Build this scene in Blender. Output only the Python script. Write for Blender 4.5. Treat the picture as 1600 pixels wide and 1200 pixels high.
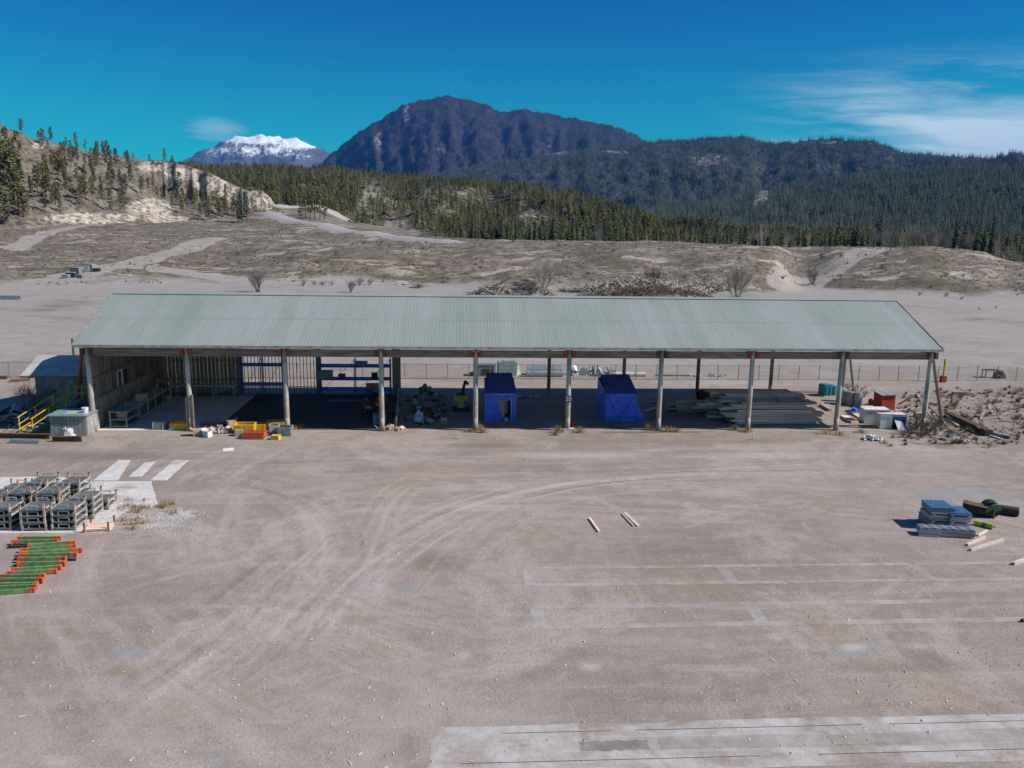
import bpy, math, random
import numpy as np
from mathutils import Vector, Matrix, noise as MN
random.seed(7)
sc = bpy.context.scene
for o in list(bpy.data.objects): bpy.data.objects.remove(o)
COL = sc.collection
R = math.radians

# ------------------------------------------------------------------ camera
FPX, PITCH, YAW, ROLL = 1260.67, R(11.2605), R(3.6003), R(0.853)
CAM = Vector((23.1405, -50.782, 13.2335))
FW = Vector((math.sin(YAW)*math.cos(PITCH), math.cos(YAW)*math.cos(PITCH), -math.sin(PITCH)))
_r = Vector((math.cos(YAW), -math.sin(YAW), 0)); _u = _r.cross(FW)
RT = _r*math.cos(ROLL) + _u*math.sin(ROLL); UP = -_r*math.sin(ROLL) + _u*math.cos(ROLL)
cd = bpy.data.cameras.new('camera'); cam = bpy.data.objects.new('camera', cd); COL.objects.link(cam)
cd.sensor_width = 36; cd.lens = 36*FPX/1600; cd.clip_start = 0.5; cd.clip_end = 60000
M = Matrix((RT, UP, -FW)).transposed().to_4x4(); M.translation = CAM
cam.matrix_world = M; sc.camera = cam

# ------------------------------------------------------------------ sun, sky, exposure
SUNV = Vector((6.45, -1.35, 5.58)).normalized()
SUN_EL = math.asin(SUNV.z); SUN_AZ = math.atan2(SUNV.x, SUNV.y)
sl = bpy.data.lights.new('sun', 'SUN'); sl.energy = 4.4; sl.angle = R(0.53); sl.color = (1.0, 0.93, 0.84)
so = bpy.data.objects.new('sun', sl); COL.objects.link(so)
so.rotation_euler = (-SUNV).to_track_quat('-Z', 'Y').to_euler()

class NT:
    """tiny node-tree helper"""
    def __init__(s, tree): s.t = tree; s.n = tree.nodes; s.l = tree.links
    def add(s, typ, ins=None, **kw):
        nd = s.n.new(typ)
        for k, v in kw.items(): setattr(nd, k, v)
        for k, v in (ins or {}).items(): s.set(nd, k, v)
        return nd
    def set(s, nd, k, v):
        i = nd.inputs[k]
        if isinstance(v, bpy.types.NodeSocket): s.l.new(v, i)
        elif isinstance(v, bpy.types.Node): s.l.new(v.outputs[0], i)
        else: i.default_value = v
    def math(s, op, a, b=0.0, c=0.0, clamp=False):
        return s.add('ShaderNodeMath', {0: a, 1: b, 2: c}, operation=op, use_clamp=clamp).outputs[0]
    def vmath(s, op, a, b=(0, 0, 0)):
        nd = s.add('ShaderNodeVectorMath', {0: a, 1: b}, operation=op)
        return nd.outputs[1] if op in ('DISTANCE', 'LENGTH', 'DOT_PRODUCT') else nd.outputs[0]
    def mix(s, fac, a, b, blend='MIX'):
        nd = s.add('ShaderNodeMix', data_type='RGBA', blend_type=blend)
        for idx, v in ((0, fac), (6, a), (7, b)):
            if isinstance(v, tuple) and len(v) == 3: v = (*v, 1)
            s.set(nd, idx, v)
        return nd.outputs[2]
    def noise(s, vec=None, scale=5, detail=4, rough=.55, dist=0, dim='3D', w=None):
        nd = s.add('ShaderNodeTexNoise', {'Scale': scale, 'Detail': detail, 'Roughness': rough, 'Distortion': dist}, noise_dimensions=dim)
        if vec is not None: s.set(nd, 'Vector', vec)
        if w is not None: s.set(nd, 'W', w)
        return nd.outputs[0]
    def ramp(s, v, lo, hi, a=0.0, b=1.0):
        nd = s.add('ShaderNodeMapRange', {0: v, 1: lo, 2: hi, 3: a, 4: b}, interpolation_type='SMOOTHSTEP')
        return nd.outputs[0]
    def scale(s, vec, sx, sy, sz): return s.vmath('MULTIPLY', vec, (sx, sy, sz))

W = bpy.data.worlds.new('World'); sc.world = W; W.use_nodes = True
nt = NT(W.node_tree); nt.n.clear()
sky = nt.add('ShaderNodeTexSky', sky_type='NISHITA', sun_disc=False, sun_elevation=SUN_EL, sun_rotation=SUN_AZ,
             altitude=700, air_density=1.0, dust_density=0.3, ozone_density=2.0)
gen = nt.add('ShaderNodeTexCoord').outputs['Generated']
sep = nt.add('ShaderNodeSeparateXYZ', {0: gen})
el = sep.outputs[2]
# deep polarised blue overhead, teal towards the ridge line
tint = nt.mix(nt.ramp(el, 0.03, 0.27), (0.0005, 0.55, 0.43), (0.001, 0.25, 0.46))
tint = nt.mix(nt.ramp(el, 0.25, 0.95), tint, (0.26, 0.46, 0.66))
skyc = nt.mix(1.0, sky.outputs[0], tint, 'MULTIPLY')
# thin cirrus over the right-hand ridges and a wisp by the snow peak
az = nt.math('ARCTAN2', sep.outputs[0], sep.outputs[1])
cv = nt.add('ShaderNodeCombineXYZ', {0: nt.math('ADD', nt.math('MULTIPLY', az, 2.2), nt.math('MULTIPLY', el, 6.0)), 1: nt.math('MULTIPLY', el, 10.0), 2: 0.0}).outputs[0]
n1 = nt.noise(cv, 2.6, 9, .6, .6); n2 = nt.noise(nt.scale(cv, 1, 2.4, 1), 5.5, 8, .65, .4)
m1 = nt.math('MULTIPLY', nt.ramp(az, 0.28, 0.50), nt.ramp(el, 0.195, 0.12))
c1 = nt.math('MULTIPLY', m1, nt.ramp(nt.math('ADD', nt.math('MULTIPLY', n1, .7), nt.math('MULTIPLY', n2, .4)), .43, .72))
# bright bank low in the right
m2 = nt.math('MULTIPLY', nt.ramp(az, 0.44, 0.56), nt.ramp(nt.math('ADD', el, nt.math('MULTIPLY', nt.math('SUBTRACT', n2, .5), .05)), 0.140, 0.100))
wis = nt.add('ShaderNodeCombineXYZ', {0: nt.math('MULTIPLY', nt.math('ADD', az, 0.277), 26.), 1: nt.math('MULTIPLY', nt.math('SUBTRACT', el, 0.098), 70.), 2: 0.}).outputs[0]
m3 = nt.math('MULTIPLY', nt.ramp(nt.math('ADD', nt.vmath('LENGTH', wis), nt.math('MULTIPLY', nt.math('SUBTRACT', n2, .5), 1.8)), 1.1, 0.1), .35)
cl = nt.math('ADD', nt.math('ADD', nt.math('MULTIPLY', c1, .75), nt.math('MULTIPLY', m2, .78)), m3, clamp=True)
skyc = nt.mix(nt.math('MULTIPLY', cl, .9), skyc, (4.6, 5.4, 5.4))
bg = nt.add('ShaderNodeBackground', {0: skyc, 1: 0.12})
wo = nt.add('ShaderNodeOutputWorld', {0: bg.outputs[0]})
vs = sc.view_settings; vs.view_transform = 'Standard'; vs.look = 'None'; vs.exposure = 0.52; vs.gamma = 1; vs.use_curve_mapping = False
sc.render.engine = 'CYCLES'
sc.cycles.max_bounces = 6; sc.cycles.diffuse_bounces = 4; sc.cycles.transparent_max_bounces = 4; sc.cycles.volume_bounces = 0

# ------------------------------------------------------------------ pixel helpers (1600x1200 photo pixels)
def ray(px, py): return FW + RT*((px-800)/FPX) - UP*((py-600)/FPX)
def g(px, py, z=0.0):
    d = ray(px, py); t = (z-CAM.z)/d.z; return CAM + d*t
def at(px, py, dist):            # point on the pixel's ray at a horizontal distance
    d = ray(px, py); h = math.hypot(d.x, d.y); return CAM + d*(dist/h)
def hor(px): return 349.0 + (px-800)*math.tan(ROLL)
def px_of(x, y):                 # photo column of a ground direction
    d = Vector((x-CAM.x, y-CAM.y, 0)); zc = d.dot(FW)
    if zc < 1: zc = 1
    return 800 + FPX*d.dot(RT)/zc
def pxpy(p):
    d = Vector(p)-CAM; zc = max(d.dot(FW), .1); return 800+FPX*d.dot(RT)/zc, 600-FPX*d.dot(UP)/zc

# ------------------------------------------------------------------ materials
MATS = {}
def newmat(name):
    m = bpy.data.materials.new(name); m.use_nodes = True; t = NT(m.node_tree)
    b = t.n['Principled BSDF']; MATS[name] = m
    return m, t, b
def pm(name, c1, c2=None, scale=4, detail=6, rough=.8, metal=0, bump=.15, stretch=(1, 1, 1), rand=.12, lo=.35, hi=.65, spec=.3, dirt=0.0, bscale=None):
    """procedural surface: two colours blended by noise in object space, a per-object shift and fine relief"""
    m, t, b = newmat(name)
    if c2 is None: c2 = tuple(c*.72 for c in c1)
    oc = t.add('ShaderNodeTexCoord').outputs['Object']; oi = t.add('ShaderNodeObjectInfo')
    off = t.add('ShaderNodeCombineXYZ', {0: t.math('MULTIPLY', oi.outputs['Random'], 37.), 1: t.math('MULTIPLY', oi.outputs['Random'], 17.), 2: 0.}).outputs[0]
    v = t.vmath('ADD', t.scale(oc, *stretch), off)
    n = t.noise(v, scale, detail, .6)
    c = t.mix(t.ramp(n, lo, hi), c1, c2)
    if dirt:
        n3 = t.noise(v, scale*.35, 5, .65); c = t.mix(t.math('MULTIPLY', t.ramp(n3, .5, .72), dirt), c, (.16, .135, .115))
    k = t.math('ADD', t.math('MULTIPLY', oi.outputs['Random'], 2*rand), 1-rand)
    c = t.mix(1.0, c, t.add('ShaderNodeCombineXYZ', {0: k, 1: k, 2: k}).outputs[0], 'MULTIPLY')
    t.set(b, 'Base Color', c); b.inputs['Roughness'].default_value = rough; b.inputs['Metallic'].default_value = metal
    b.inputs['Specular IOR Level'].default_value = spec
    if bump:
        bn = t.noise(v, bscale or scale*5, 5, .6)
        t.set(b, 'Normal', t.add('ShaderNodeBump', {'Strength': bump, 'Distance': .03, 'Height': bn}).outputs[0])
    return m
pm('wood', (.27, .22, .175), (.15, .12, .10), 3, stretch=(1, 1, 6), bump=.3)
pm('wood_x', (.27, .225, .19), (.14, .115, .10), 3, stretch=(.25, 3, 3), bump=.3)
pm('barn_wood', (.30, .25, .195), (.15, .12, .095), 5, stretch=(3, 3, .25), bump=.3, rand=.3)
pm('plywood', (.36, .31, .255), (.22, .185, .15), 2, stretch=(1, 1, .5), bump=.15, rand=.15)
pm('lumber', (.80, .58, .44), (.58, .40, .30), 4, stretch=(.12, 3, 3), rand=.28, bump=.2)
pm('lumber_grey', (.52, .44, .39), (.34, .28, .25), 4, stretch=(.12, 3, 3), rand=.25, bump=.2)
pm('white_timber', (.64, .565, .49), (.44, .375, .32), 4, stretch=(.2, 3, 3), rand=.1)
pm('grey_metal', (.34, .36, .36), (.22, .23, .23), 3, rough=.55, metal=.3, bump=.08, dirt=.5)
pm('galv', (.42, .45, .47), (.30, .33, .35), 3, rough=.42, metal=.6, bump=.05)
pm('pale_steel', (.48, .50, .50), (.30, .31, .31), 3, rough=.5, metal=.2, bump=.08, dirt=.5)
pm('teal_steel', (.20, .31, .32), (.13, .20, .21), 3, rough=.55, bump=.08, dirt=.4)
pm('stillage_steel', (.23, .25, .25), (.14, .15, .15), 5, rough=.6, metal=.2, bump=.08, dirt=.4)
pm('stillage_deck', (.13, .155, .155), (.085, .10, .10), 4, rough=.7, bump=.1, dirt=.4)
pm('stillage_rim', (.46, .44, .40), (.27, .24, .21), 6, rough=.6, bump=.08, dirt=.3)
pm('orange', (.66, .17, .06), (.45, .085, .03), 5, rough=.55, bump=.06, dirt=.3)
pm('green_beam', (.19, .33, .13), (.10, .20, .075), 5, rough=.5, bump=.06, dirt=.35)
pm('yellow', (.72, .47, .03), (.55, .34, .03), 4, rough=.5, bump=.06, dirt=.4)
pm('red', (.42, .055, .03), (.28, .04, .028), 4, rough=.6, bump=.06, dirt=.3)
pm('rust', (.17, .085, .05), (.09, .05, .035), 4, rough=.85, bump=.25)
pm('dark', (.035, .035, .04), (.02, .02, .022), 4, rough=.7)
pm('rubber', (.028, .028, .03), (.045, .042, .04), 4, rough=.75, bump=.15)
pm('tarp', (.06, .16, .80), (.04, .11, .58), 2, rough=.45, bump=.35, rand=.02, bscale=3)
pm('tarp_dark', (.05, .10, .46), (.035, .07, .34), 2, rough=.5, bump=.3, rand=.02, bscale=3)
pm('blue_paint', (.07, .22, .38), (.045, .14, .26), 4, rough=.5, dirt=.3)
pm('teal_paint', (.015, .22, .30), (.01, .13, .19), 4, rough=.45, dirt=.2)
pm('white_paint', (.72, .72, .70), (.56, .55, .52), 3, rough=.55, bump=.05, dirt=.3)
pm('cardboard', (.42, .31, .21), (.30, .22, .15), 4, rough=.9, dirt=.2)
pm('plastic_white', (.66, .68, .72), (.45, .46, .50), 3, rough=.6, bump=.4, bscale=9)
pm('siding', (.27, .30, .285), (.19, .205, .195), 2, rough=.6, bump=.1, dirt=.5)
pm('hut_roof', (.46, .46, .42), (.32, .32, .30), 1.5, rough=.6, bump=.1, dirt=.4)
pm('dry_grass', (.42, .30, .15), (.26, .18, .09), 3, rough=.95, bump=0, rand=.2)
pm('scrub_green', (.13, .125, .075), (.085, .08, .05), 3, rough=.95, bump=0, rand=.3)
pm('twig', (.27, .22, .18), (.16, .125, .10), 4, rough=.95, bump=0, rand=.2)
pm('twig_pale', (.30, .265, .24), (.19, .165, .15), 4, rough=.95, bump=0, rand=.2)
pm('driftwood', (.52, .47, .42), (.27, .23, .20), 2, rough=.95, bump=.2, rand=.2)
pm('bark', (.11, .075, .055), (.06, .045, .035), 4, rough=.95, bump=.2)
pm('stone', (.46, .43, .41), (.30, .275, .26), 2, rough=.9, bump=.2)
pm('lime', (.36, .47, .05), (.25, .33, .04), 4, rough=.5)
pm('green_plastic', (.06, .17, .07), (.04, .12, .05), 4, rough=.5)
pm('cable', (.05, .05, .05), rough=.8, bump=0)
pm('wire', (.30, .31, .31), (.2, .2, .2), rough=.5, metal=.5, bump=0)
pm('glass_pane', (.10, .13, .16), (.07, .09, .11), rough=.12, bump=0, spec=.5)
pm('sign_blue', (.05, .12, .20), (.04, .09, .16), 4, rough=.45, bump=0)

# weathered posts: timber with remains of teal and white paint
m, t, b = newmat('post_paint')
oc = t.add('ShaderNodeTexCoord').outputs['Object']; oi = t.add('ShaderNodeObjectInfo')
v = t.vmath('ADD', t.scale(oc, 2, 2, .7), t.scale(t.add('ShaderNodeCombineXYZ', {0: oi.outputs['Random'], 1: oi.outputs['Random'], 2: oi.outputs['Random']}).outputs[0], 31, 17, 9))
z = t.add('ShaderNodeSeparateXYZ', {0: oc}).outputs[2]
n = t.noise(v, 2.2, 6, .65)
wd = t.mix(t.ramp(t.noise(t.scale(v, 3, 3, .5), 4, 5), .35, .65), (.40, .34, .285), (.22, .175, .145))
pa = t.mix(t.ramp(t.noise(v, .8, 3), .45, .62), (.43, .42, .385), (.18, .27, .26))
msk = t.ramp(t.math('ADD', t.math('MULTIPLY', t.math('SUBTRACT', z, 1.6), .12), n), .46, .68)
t.set(b, 'Base Color', t.mix(msk, wd, pa)); b.inputs['Roughness'].default_value = .7
t.set(b, 'Normal', t.add('ShaderNodeBump', {'Strength': .3, 'Distance': .03, 'Height': n}).outputs[0])

# painted metal roofing: grey-green, each sheet faded its own way
m, t, b = newmat('roofing')
pos = t.add('ShaderNodeNewGeometry').outputs['Position']; oi = t.add('ShaderNodeObjectInfo')
n1 = t.noise(t.scale(pos, .5, .25, .25), .5, 5, .6); n2 = t.noise(t.scale(pos, 6, .4, .4), 1.3, 5, .65); n3 = t.noise(pos, 1.1, 6, .7)
c = t.mix(t.ramp(n1, .35, .65), (.250, .300, .278), (.300, .325, .318))
c = t.mix(t.math('MULTIPLY', t.ramp(n2, .42, .75), .28), c, (.19, .22, .21))
c = t.mix(t.math('MULTIPLY', t.ramp(n3, .58, .78), .30), c, (.36, .37, .33))
k = t.math('ADD', t.math('MULTIPLY', oi.outputs['Random'], .08), .84)
c = t.mix(1.0, c, t.add('ShaderNodeCombineXYZ', {0: k, 1: k, 2: k}).outputs[0], 'MULTIPLY')
t.set(b, 'Base Color', c); b.inputs['Roughness'].default_value = .62; b.inputs['Specular IOR Level'].default_value = .25
t.set(b, 'Normal', t.add('ShaderNodeBump', {'Strength': .12, 'Distance': .03, 'Height': n3}).outputs[0])

def dirt_nodes(t):
    """packed yard dirt: dust, gravel, damp patches and wheel tracks in world metres"""
    pos = t.add('ShaderNodeNewGeometry').outputs['Position']
    bign = t.add('ShaderNodeTexNoise', {'Vector': pos, 'Scale': .045, 'Detail': 3, 'Roughness': .6, 'Distortion': .4})
    big = bign.outputs[0]; bs = t.add('ShaderNodeSeparateColor', {0: bign.outputs[1]})
    midn = t.add('ShaderNodeTexNoise', {'Vector': pos, 'Scale': .15, 'Detail': 5, 'Roughness': .68, 'Distortion': .7})
    mid = midn.outputs[0]; ms = t.add('ShaderNodeSeparateColor', {0: midn.outputs[1]})
    fine = t.noise(pos, 1.4, 5, .72); grit = t.noise(pos, 11, 3, .75)
    st1 = t.noise(t.scale(pos, .12, 1.0, 1), .9, 5, .68, .5)
    c = t.mix(t.ramp(big, .35, .65), (.300, .266, .247), (.228, .199, .183))
    c = t.mix(t.math('MULTIPLY', t.ramp(mid, .44, .62), .85), c, (.185, .160, .144))
    c = t.mix(t.math('MULTIPLY', t.ramp(ms.outputs[0], .50, .62), .7), c, (.37, .333, .312))
    c = t.mix(t.math('MULTIPLY', t.ramp(ms.outputs[1], .53, .64), .65), c, (.25, .205, .158))
    c = t.mix(t.math('MULTIPLY', t.ramp(st1, .48, .75), .55), c, (.375, .345, .33))
    c = t.mix(t.math('MULTIPLY', t.math('MULTIPLY', t.ramp(ms.outputs[2], .56, .70), t.ramp(fine, .3, .6)), .7), c, (.255, .26, .265))
    tot = None
    for (cx, cy, r0, r1, dx, dy, seed) in TRACKS:      # wheel tracks: thin broken arcs about turning centres
        rel = t.vmath('SUBTRACT', t.scale(pos, 1, 1, 0), (cx, cy, 0))
        d = t.math('ADD', t.vmath('LENGTH', rel), t.math('MULTIPLY', bs.outputs[0], 2.5))
        sp_ = t.add('ShaderNodeSeparateXYZ', {0: rel}); an = t.math('ARCTAN2', sp_.outputs[1], sp_.outputs[0])
        pv_ = t.add('ShaderNodeCombineXYZ', {0: t.math('MULTIPLY', d, 1.25), 1: t.math('MULTIPLY', an, (r0+r1)*.055), 2: seed*3.3}).outputs[0]
        ln = t.noise(pv_, 1.0, 4, .72)
        band = t.math('MULTIPLY', t.ramp(d, r0-2, r0+1.5), t.ramp(d, r1+2.5, r1-1.5))
        sidek = t.ramp(t.vmath('DOT_PRODUCT', rel, (dx, dy, 0)), 0., r0*.7)
        k = t.math('MULTIPLY', t.math('MULTIPLY', band, sidek), t.ramp(ln, .40, .72))
        tot = k if tot is None else t.math('MAXIMUM', tot, k)
    tot = t.math('MULTIPLY', tot, t.ramp(t.math('ADD', ms.outputs[2], t.math('MULTIPLY', fine, .5)), .55, .85))
    c = t.mix(t.math('MULTIPLY', tot, .6), c, (.41, .373, .353))
    c = t.mix(t.math('MULTIPLY', t.ramp(fine, .45, .75), .45), c, (.175, .156, .143))
    c = t.mix(t.math('MULTIPLY', t.ramp(fine, .50, .25), .35), c, (.39, .355, .335))
    c = t.mix(t.math('MULTIPLY', t.math('MULTIPLY', t.ramp(grit, .50, .68), t.ramp(mid, .36, .60, .25, 1.0)), .62), c, (.125, .112, .102))
    c = t.mix(t.math('MULTIPLY', t.ramp(grit, .42, .28), .65), c, (.45, .415, .395))
    c = t.mix(1.0, c, (1.10, 1.045, 1.0), 'MULTIPLY')
    hgt = t.math('ADD', fine, t.math('MULTIPLY', grit, .6))
    return pos, c, hgt
cA, cB, cC = g(300, 890), g(905, 905), g(120, 1010)
TRACKS = [(cB.x+2, cB.y+10, 15., 34., -.8, -.55, 9), (27., -75., 60, 67, 0, 1, 4), (60., 95., 66., 80., -.2, -1, 7)]

m, t, b = newmat('dirt_ground')
pos, c, hgt = dirt_nodes(t)
px3 = t.add('ShaderNodeSeparateXYZ', {0: pos}); zz = px3.outputs[2]
sc1 = t.noise(pos, .045, 4, .65, .6); sc2 = t.noise(pos, .35, 5, .75, .3); sc3 = t.noise(t.scale(pos, .5, 1.2, 2.5), .13, 5, .72, .8)
veg = t.mix(t.ramp(sc2, .38, .62), (.225, .190, .156), (.108, .090, .070))
veg = t.mix(t.math('MULTIPLY', t.ramp(sc1, .48, .64), .7), veg, (.108, .098, .064))
veg = t.mix(t.math('MULTIPLY', t.ramp(sc3, .53, .64), .8), veg, (.42, .37, .32))
veg = t.mix(t.math('MULTIPLY', t.ramp(t.noise(pos, .9, 4, .78), .52, .64), .85), veg, (.052, .043, .032))
mz = t.ramp(t.math('ADD', zz, t.math('MULTIPLY', t.math('SUBTRACT', sc1, .5), 4.)), .1, 1.2)
trk_ = t.add('ShaderNodeAttribute', attribute_name='track').outputs['Fac']
tk = t.ramp(t.math('ADD', trk_, t.math('MULTIPLY', t.math('SUBTRACT', sc2, .5), .6)), .35, .65)
veg = t.mix(tk, veg, t.mix(t.ramp(sc2, .35, .65), (.34, .305, .275), (.26, .23, .205)))
c = t.mix(t.math('MULTIPLY', t.ramp(px3.outputs[1], 13., 34.), .55), c, t.mix(t.ramp(sc2, .38, .62), (.335, .318, .312), (.265, .252, .248)))
c = t.mix(mz, c, veg)
t.set(b, 'Base Color', c); b.inputs['Roughness'].default_value = .95; b.inputs['Specular IOR Level'].default_value = .15
t.set(b, 'Normal', t.add('ShaderNodeBump', {'Strength': .55, 'Distance': .06, 'Height': hgt}).outputs[0])

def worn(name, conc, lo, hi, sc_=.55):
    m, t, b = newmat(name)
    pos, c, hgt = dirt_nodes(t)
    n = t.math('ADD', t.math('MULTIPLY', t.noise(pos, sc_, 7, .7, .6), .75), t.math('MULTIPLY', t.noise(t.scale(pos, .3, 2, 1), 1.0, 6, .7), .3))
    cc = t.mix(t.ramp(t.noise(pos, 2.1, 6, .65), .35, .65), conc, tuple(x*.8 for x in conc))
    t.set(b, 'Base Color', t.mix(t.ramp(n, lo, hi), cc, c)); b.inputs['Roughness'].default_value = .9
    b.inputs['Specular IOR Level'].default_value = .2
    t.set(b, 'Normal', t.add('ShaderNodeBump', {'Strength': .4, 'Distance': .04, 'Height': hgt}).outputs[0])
worn('concrete_white', (.60, .575, .56), .54, .72)
worn('concrete_pale', (.47, .448, .432), .42, .64)
worn('concrete_thin', (.39, .365, .352), .40, .64)
worn('dark_dirt', (.10, .094, .09), .62, .86, .25)
worn('scrub_soil', (.205, .170, .140), .44, .60, .9)
worn('asphalt_dark', (.235, .21, .195), .50, .74)
worn('asphalt', (.335, .32, .31), .6, .85)
worn('track_dirt', (.33, .295, .265), .45, .75, .3)
m, t, b = newmat('yard_dirt')
pos, c, hgt = dirt_nodes(t)
A_ = lambda n_: t.add('ShaderNodeAttribute', attribute_name=n_).outputs['Fac']
br = t.noise(pos, 1.6, 4, .72); br2 = t.noise(pos, 7, 3, .7)
md = t.math('ADD', t.math('MULTIPLY', t.math('SUBTRACT', br, .5), .55), t.math('MULTIPLY', t.math('SUBTRACT', br2, .5), .45))
mk = lambda n_, lo, hi: t.math('MULTIPLY', t.ramp(t.math('ADD', A_(n_), t.math('MULTIPLY', md, t.ramp(A_(n_), 0., .25))), lo, hi), t.ramp(A_(n_), .0, .12))
c = t.mix(t.math('MULTIPLY', mk('damp', .2, .9), .75), c, (.165, .142, .128))
c = t.mix(t.math('MULTIPLY', mk('stain', .2, .9), .7), c, (.235, .195, .135))
c = t.mix(t.math('MULTIPLY', mk('gravel', .2, .9), .75), c, (.255, .262, .268))
ds = mk('dust', .12, .95)
c = t.mix(t.math('MULTIPLY', ds, .72), c, (.47, .422, .40))
t.set(b, 'Base Color', c); b.inputs['Roughness'].default_value = .95; b.inputs['Specular IOR Level'].default_value = .15
t.set(b, 'Normal', t.add('ShaderNodeBump', {'Strength': .55, 'Distance': .06, 'Height': t.math('ADD', hgt, t.math('MULTIPLY', ds, -.5))}).outputs[0])
pm('roof_underside', (.62, .60, .56), (.50, .48, .45), 1, rough=.7, bump=0)  # unseen underside, made pale to bounce more light into the shed
pm('slab', (.62, .61, .60), (.50, .49, .485), .8, rough=.75, bump=.1, rand=0)

# foliage
def foliage(name, c1, c2, rnd=.35):
    m, t, b = newmat(name)
    oi = t.add('ShaderNodeObjectInfo'); oc = t.add('ShaderNodeTexCoord').outputs['Object']
    n = t.noise(oc, .8, 3, .6)
    c = t.mix(t.ramp(n, .35, .65), c1, c2)
    k = t.math('ADD', t.math('MULTIPLY', oi.outputs['Random'], 2*rnd), 1-rnd)
    c = t.mix(1.0, c, t.add('ShaderNodeCombineXYZ', {0: t.math('MULTIPLY', k, 1.0), 1: k, 2: t.math('POWER', k, .7)}).outputs[0], 'MULTIPLY')
    t.set(b, 'Base Color', c); b.inputs['Roughness'].default_value = .9; b.inputs['Specular IOR Level'].default_value = .15
foliage('pine_needles', (.170, .172, .075), (.100, .108, .048))
foliage('spruce_needles', (.080, .096, .050), (.048, .062, .034))
foliage('forest_needles', (.178, .178, .078), (.096, .104, .048), .45)
foliage('far_needles', (.125, .150, .110), (.062, .085, .066), .5)

# terrain surfaces away from the yard
def slope_mat(name, lowc, highc, bare, attr='bare', sc_=.03, bump=.8, speck=0):
    m, t, b = newmat(name)
    geo = t.add('ShaderNodeNewGeometry'); pos = geo.outputs['Position']
    a = t.add('ShaderNodeAttribute', attribute_name=attr).outputs['Fac']
    n1 = t.noise(pos, sc_, 8, .65, .4); n2 = t.noise(pos, sc_*7, 7, .7)
    c = t.mix(t.ramp(n1, .38, .62), lowc, highc)
    c = t.mix(t.math('MULTIPLY', t.ramp(n2, .45, .7), .5), c, tuple(x*.55 for x in lowc))
    bm = t.ramp(t.math('ADD', a, t.math('MULTIPLY', t.math('SUBTRACT', n2, .5), .9)), .42, .62)
    bc = t.mix(t.ramp(t.noise(t.scale(pos, 1, 1, .4), sc_*5, 7, .7), .35, .65), bare, tuple(x*.72 for x in bare))
    c = t.mix(bm, c, bc)
    if speck:
        n5 = t.noise(t.scale(pos, 1, 1, .35), speck, 3, .7)
        c = t.mix(t.math('MULTIPLY', t.ramp(n5, .42, .62), .75), c, tuple(x*.25 for x in lowc)); n2 = t.math('ADD', n2, n5)
    t.set(b, 'Base Color', c); b.inputs['Roughness'].default_value = .95; b.inputs['Specular IOR Level'].default_value = .1
    t.set(b, 'Normal', t.add('ShaderNodeBump', {'Strength': bump, 'Distance': .05/sc_*.3, 'Height': n2}).outputs[0])
slope_mat('hillside_soil', (.165, .140, .112), (.235, .205, .168), (.56, .49, .40), sc_=.05, speck=.5)
slope_mat('hill_soil', (.155, .135, .10), (.11, .10, .07), (.34, .30, .255), sc_=.03, speck=.25)
slope_mat('mountain_forest', (.026, .028, .030), (.040, .038, .040), (.34, .31, .32), sc_=.004, bump=1., speck=.03)
slope_mat('ridge_forest', (.036, .048, .034), (.052, .060, .046), (.30, .275, .28), sc_=.006, bump=1., speck=.045)
slope_mat('snow_rock', (.075, .075, .080), (.11, .11, .115), (.85, .87, .90), sc_=.003, bump=.6)

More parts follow.
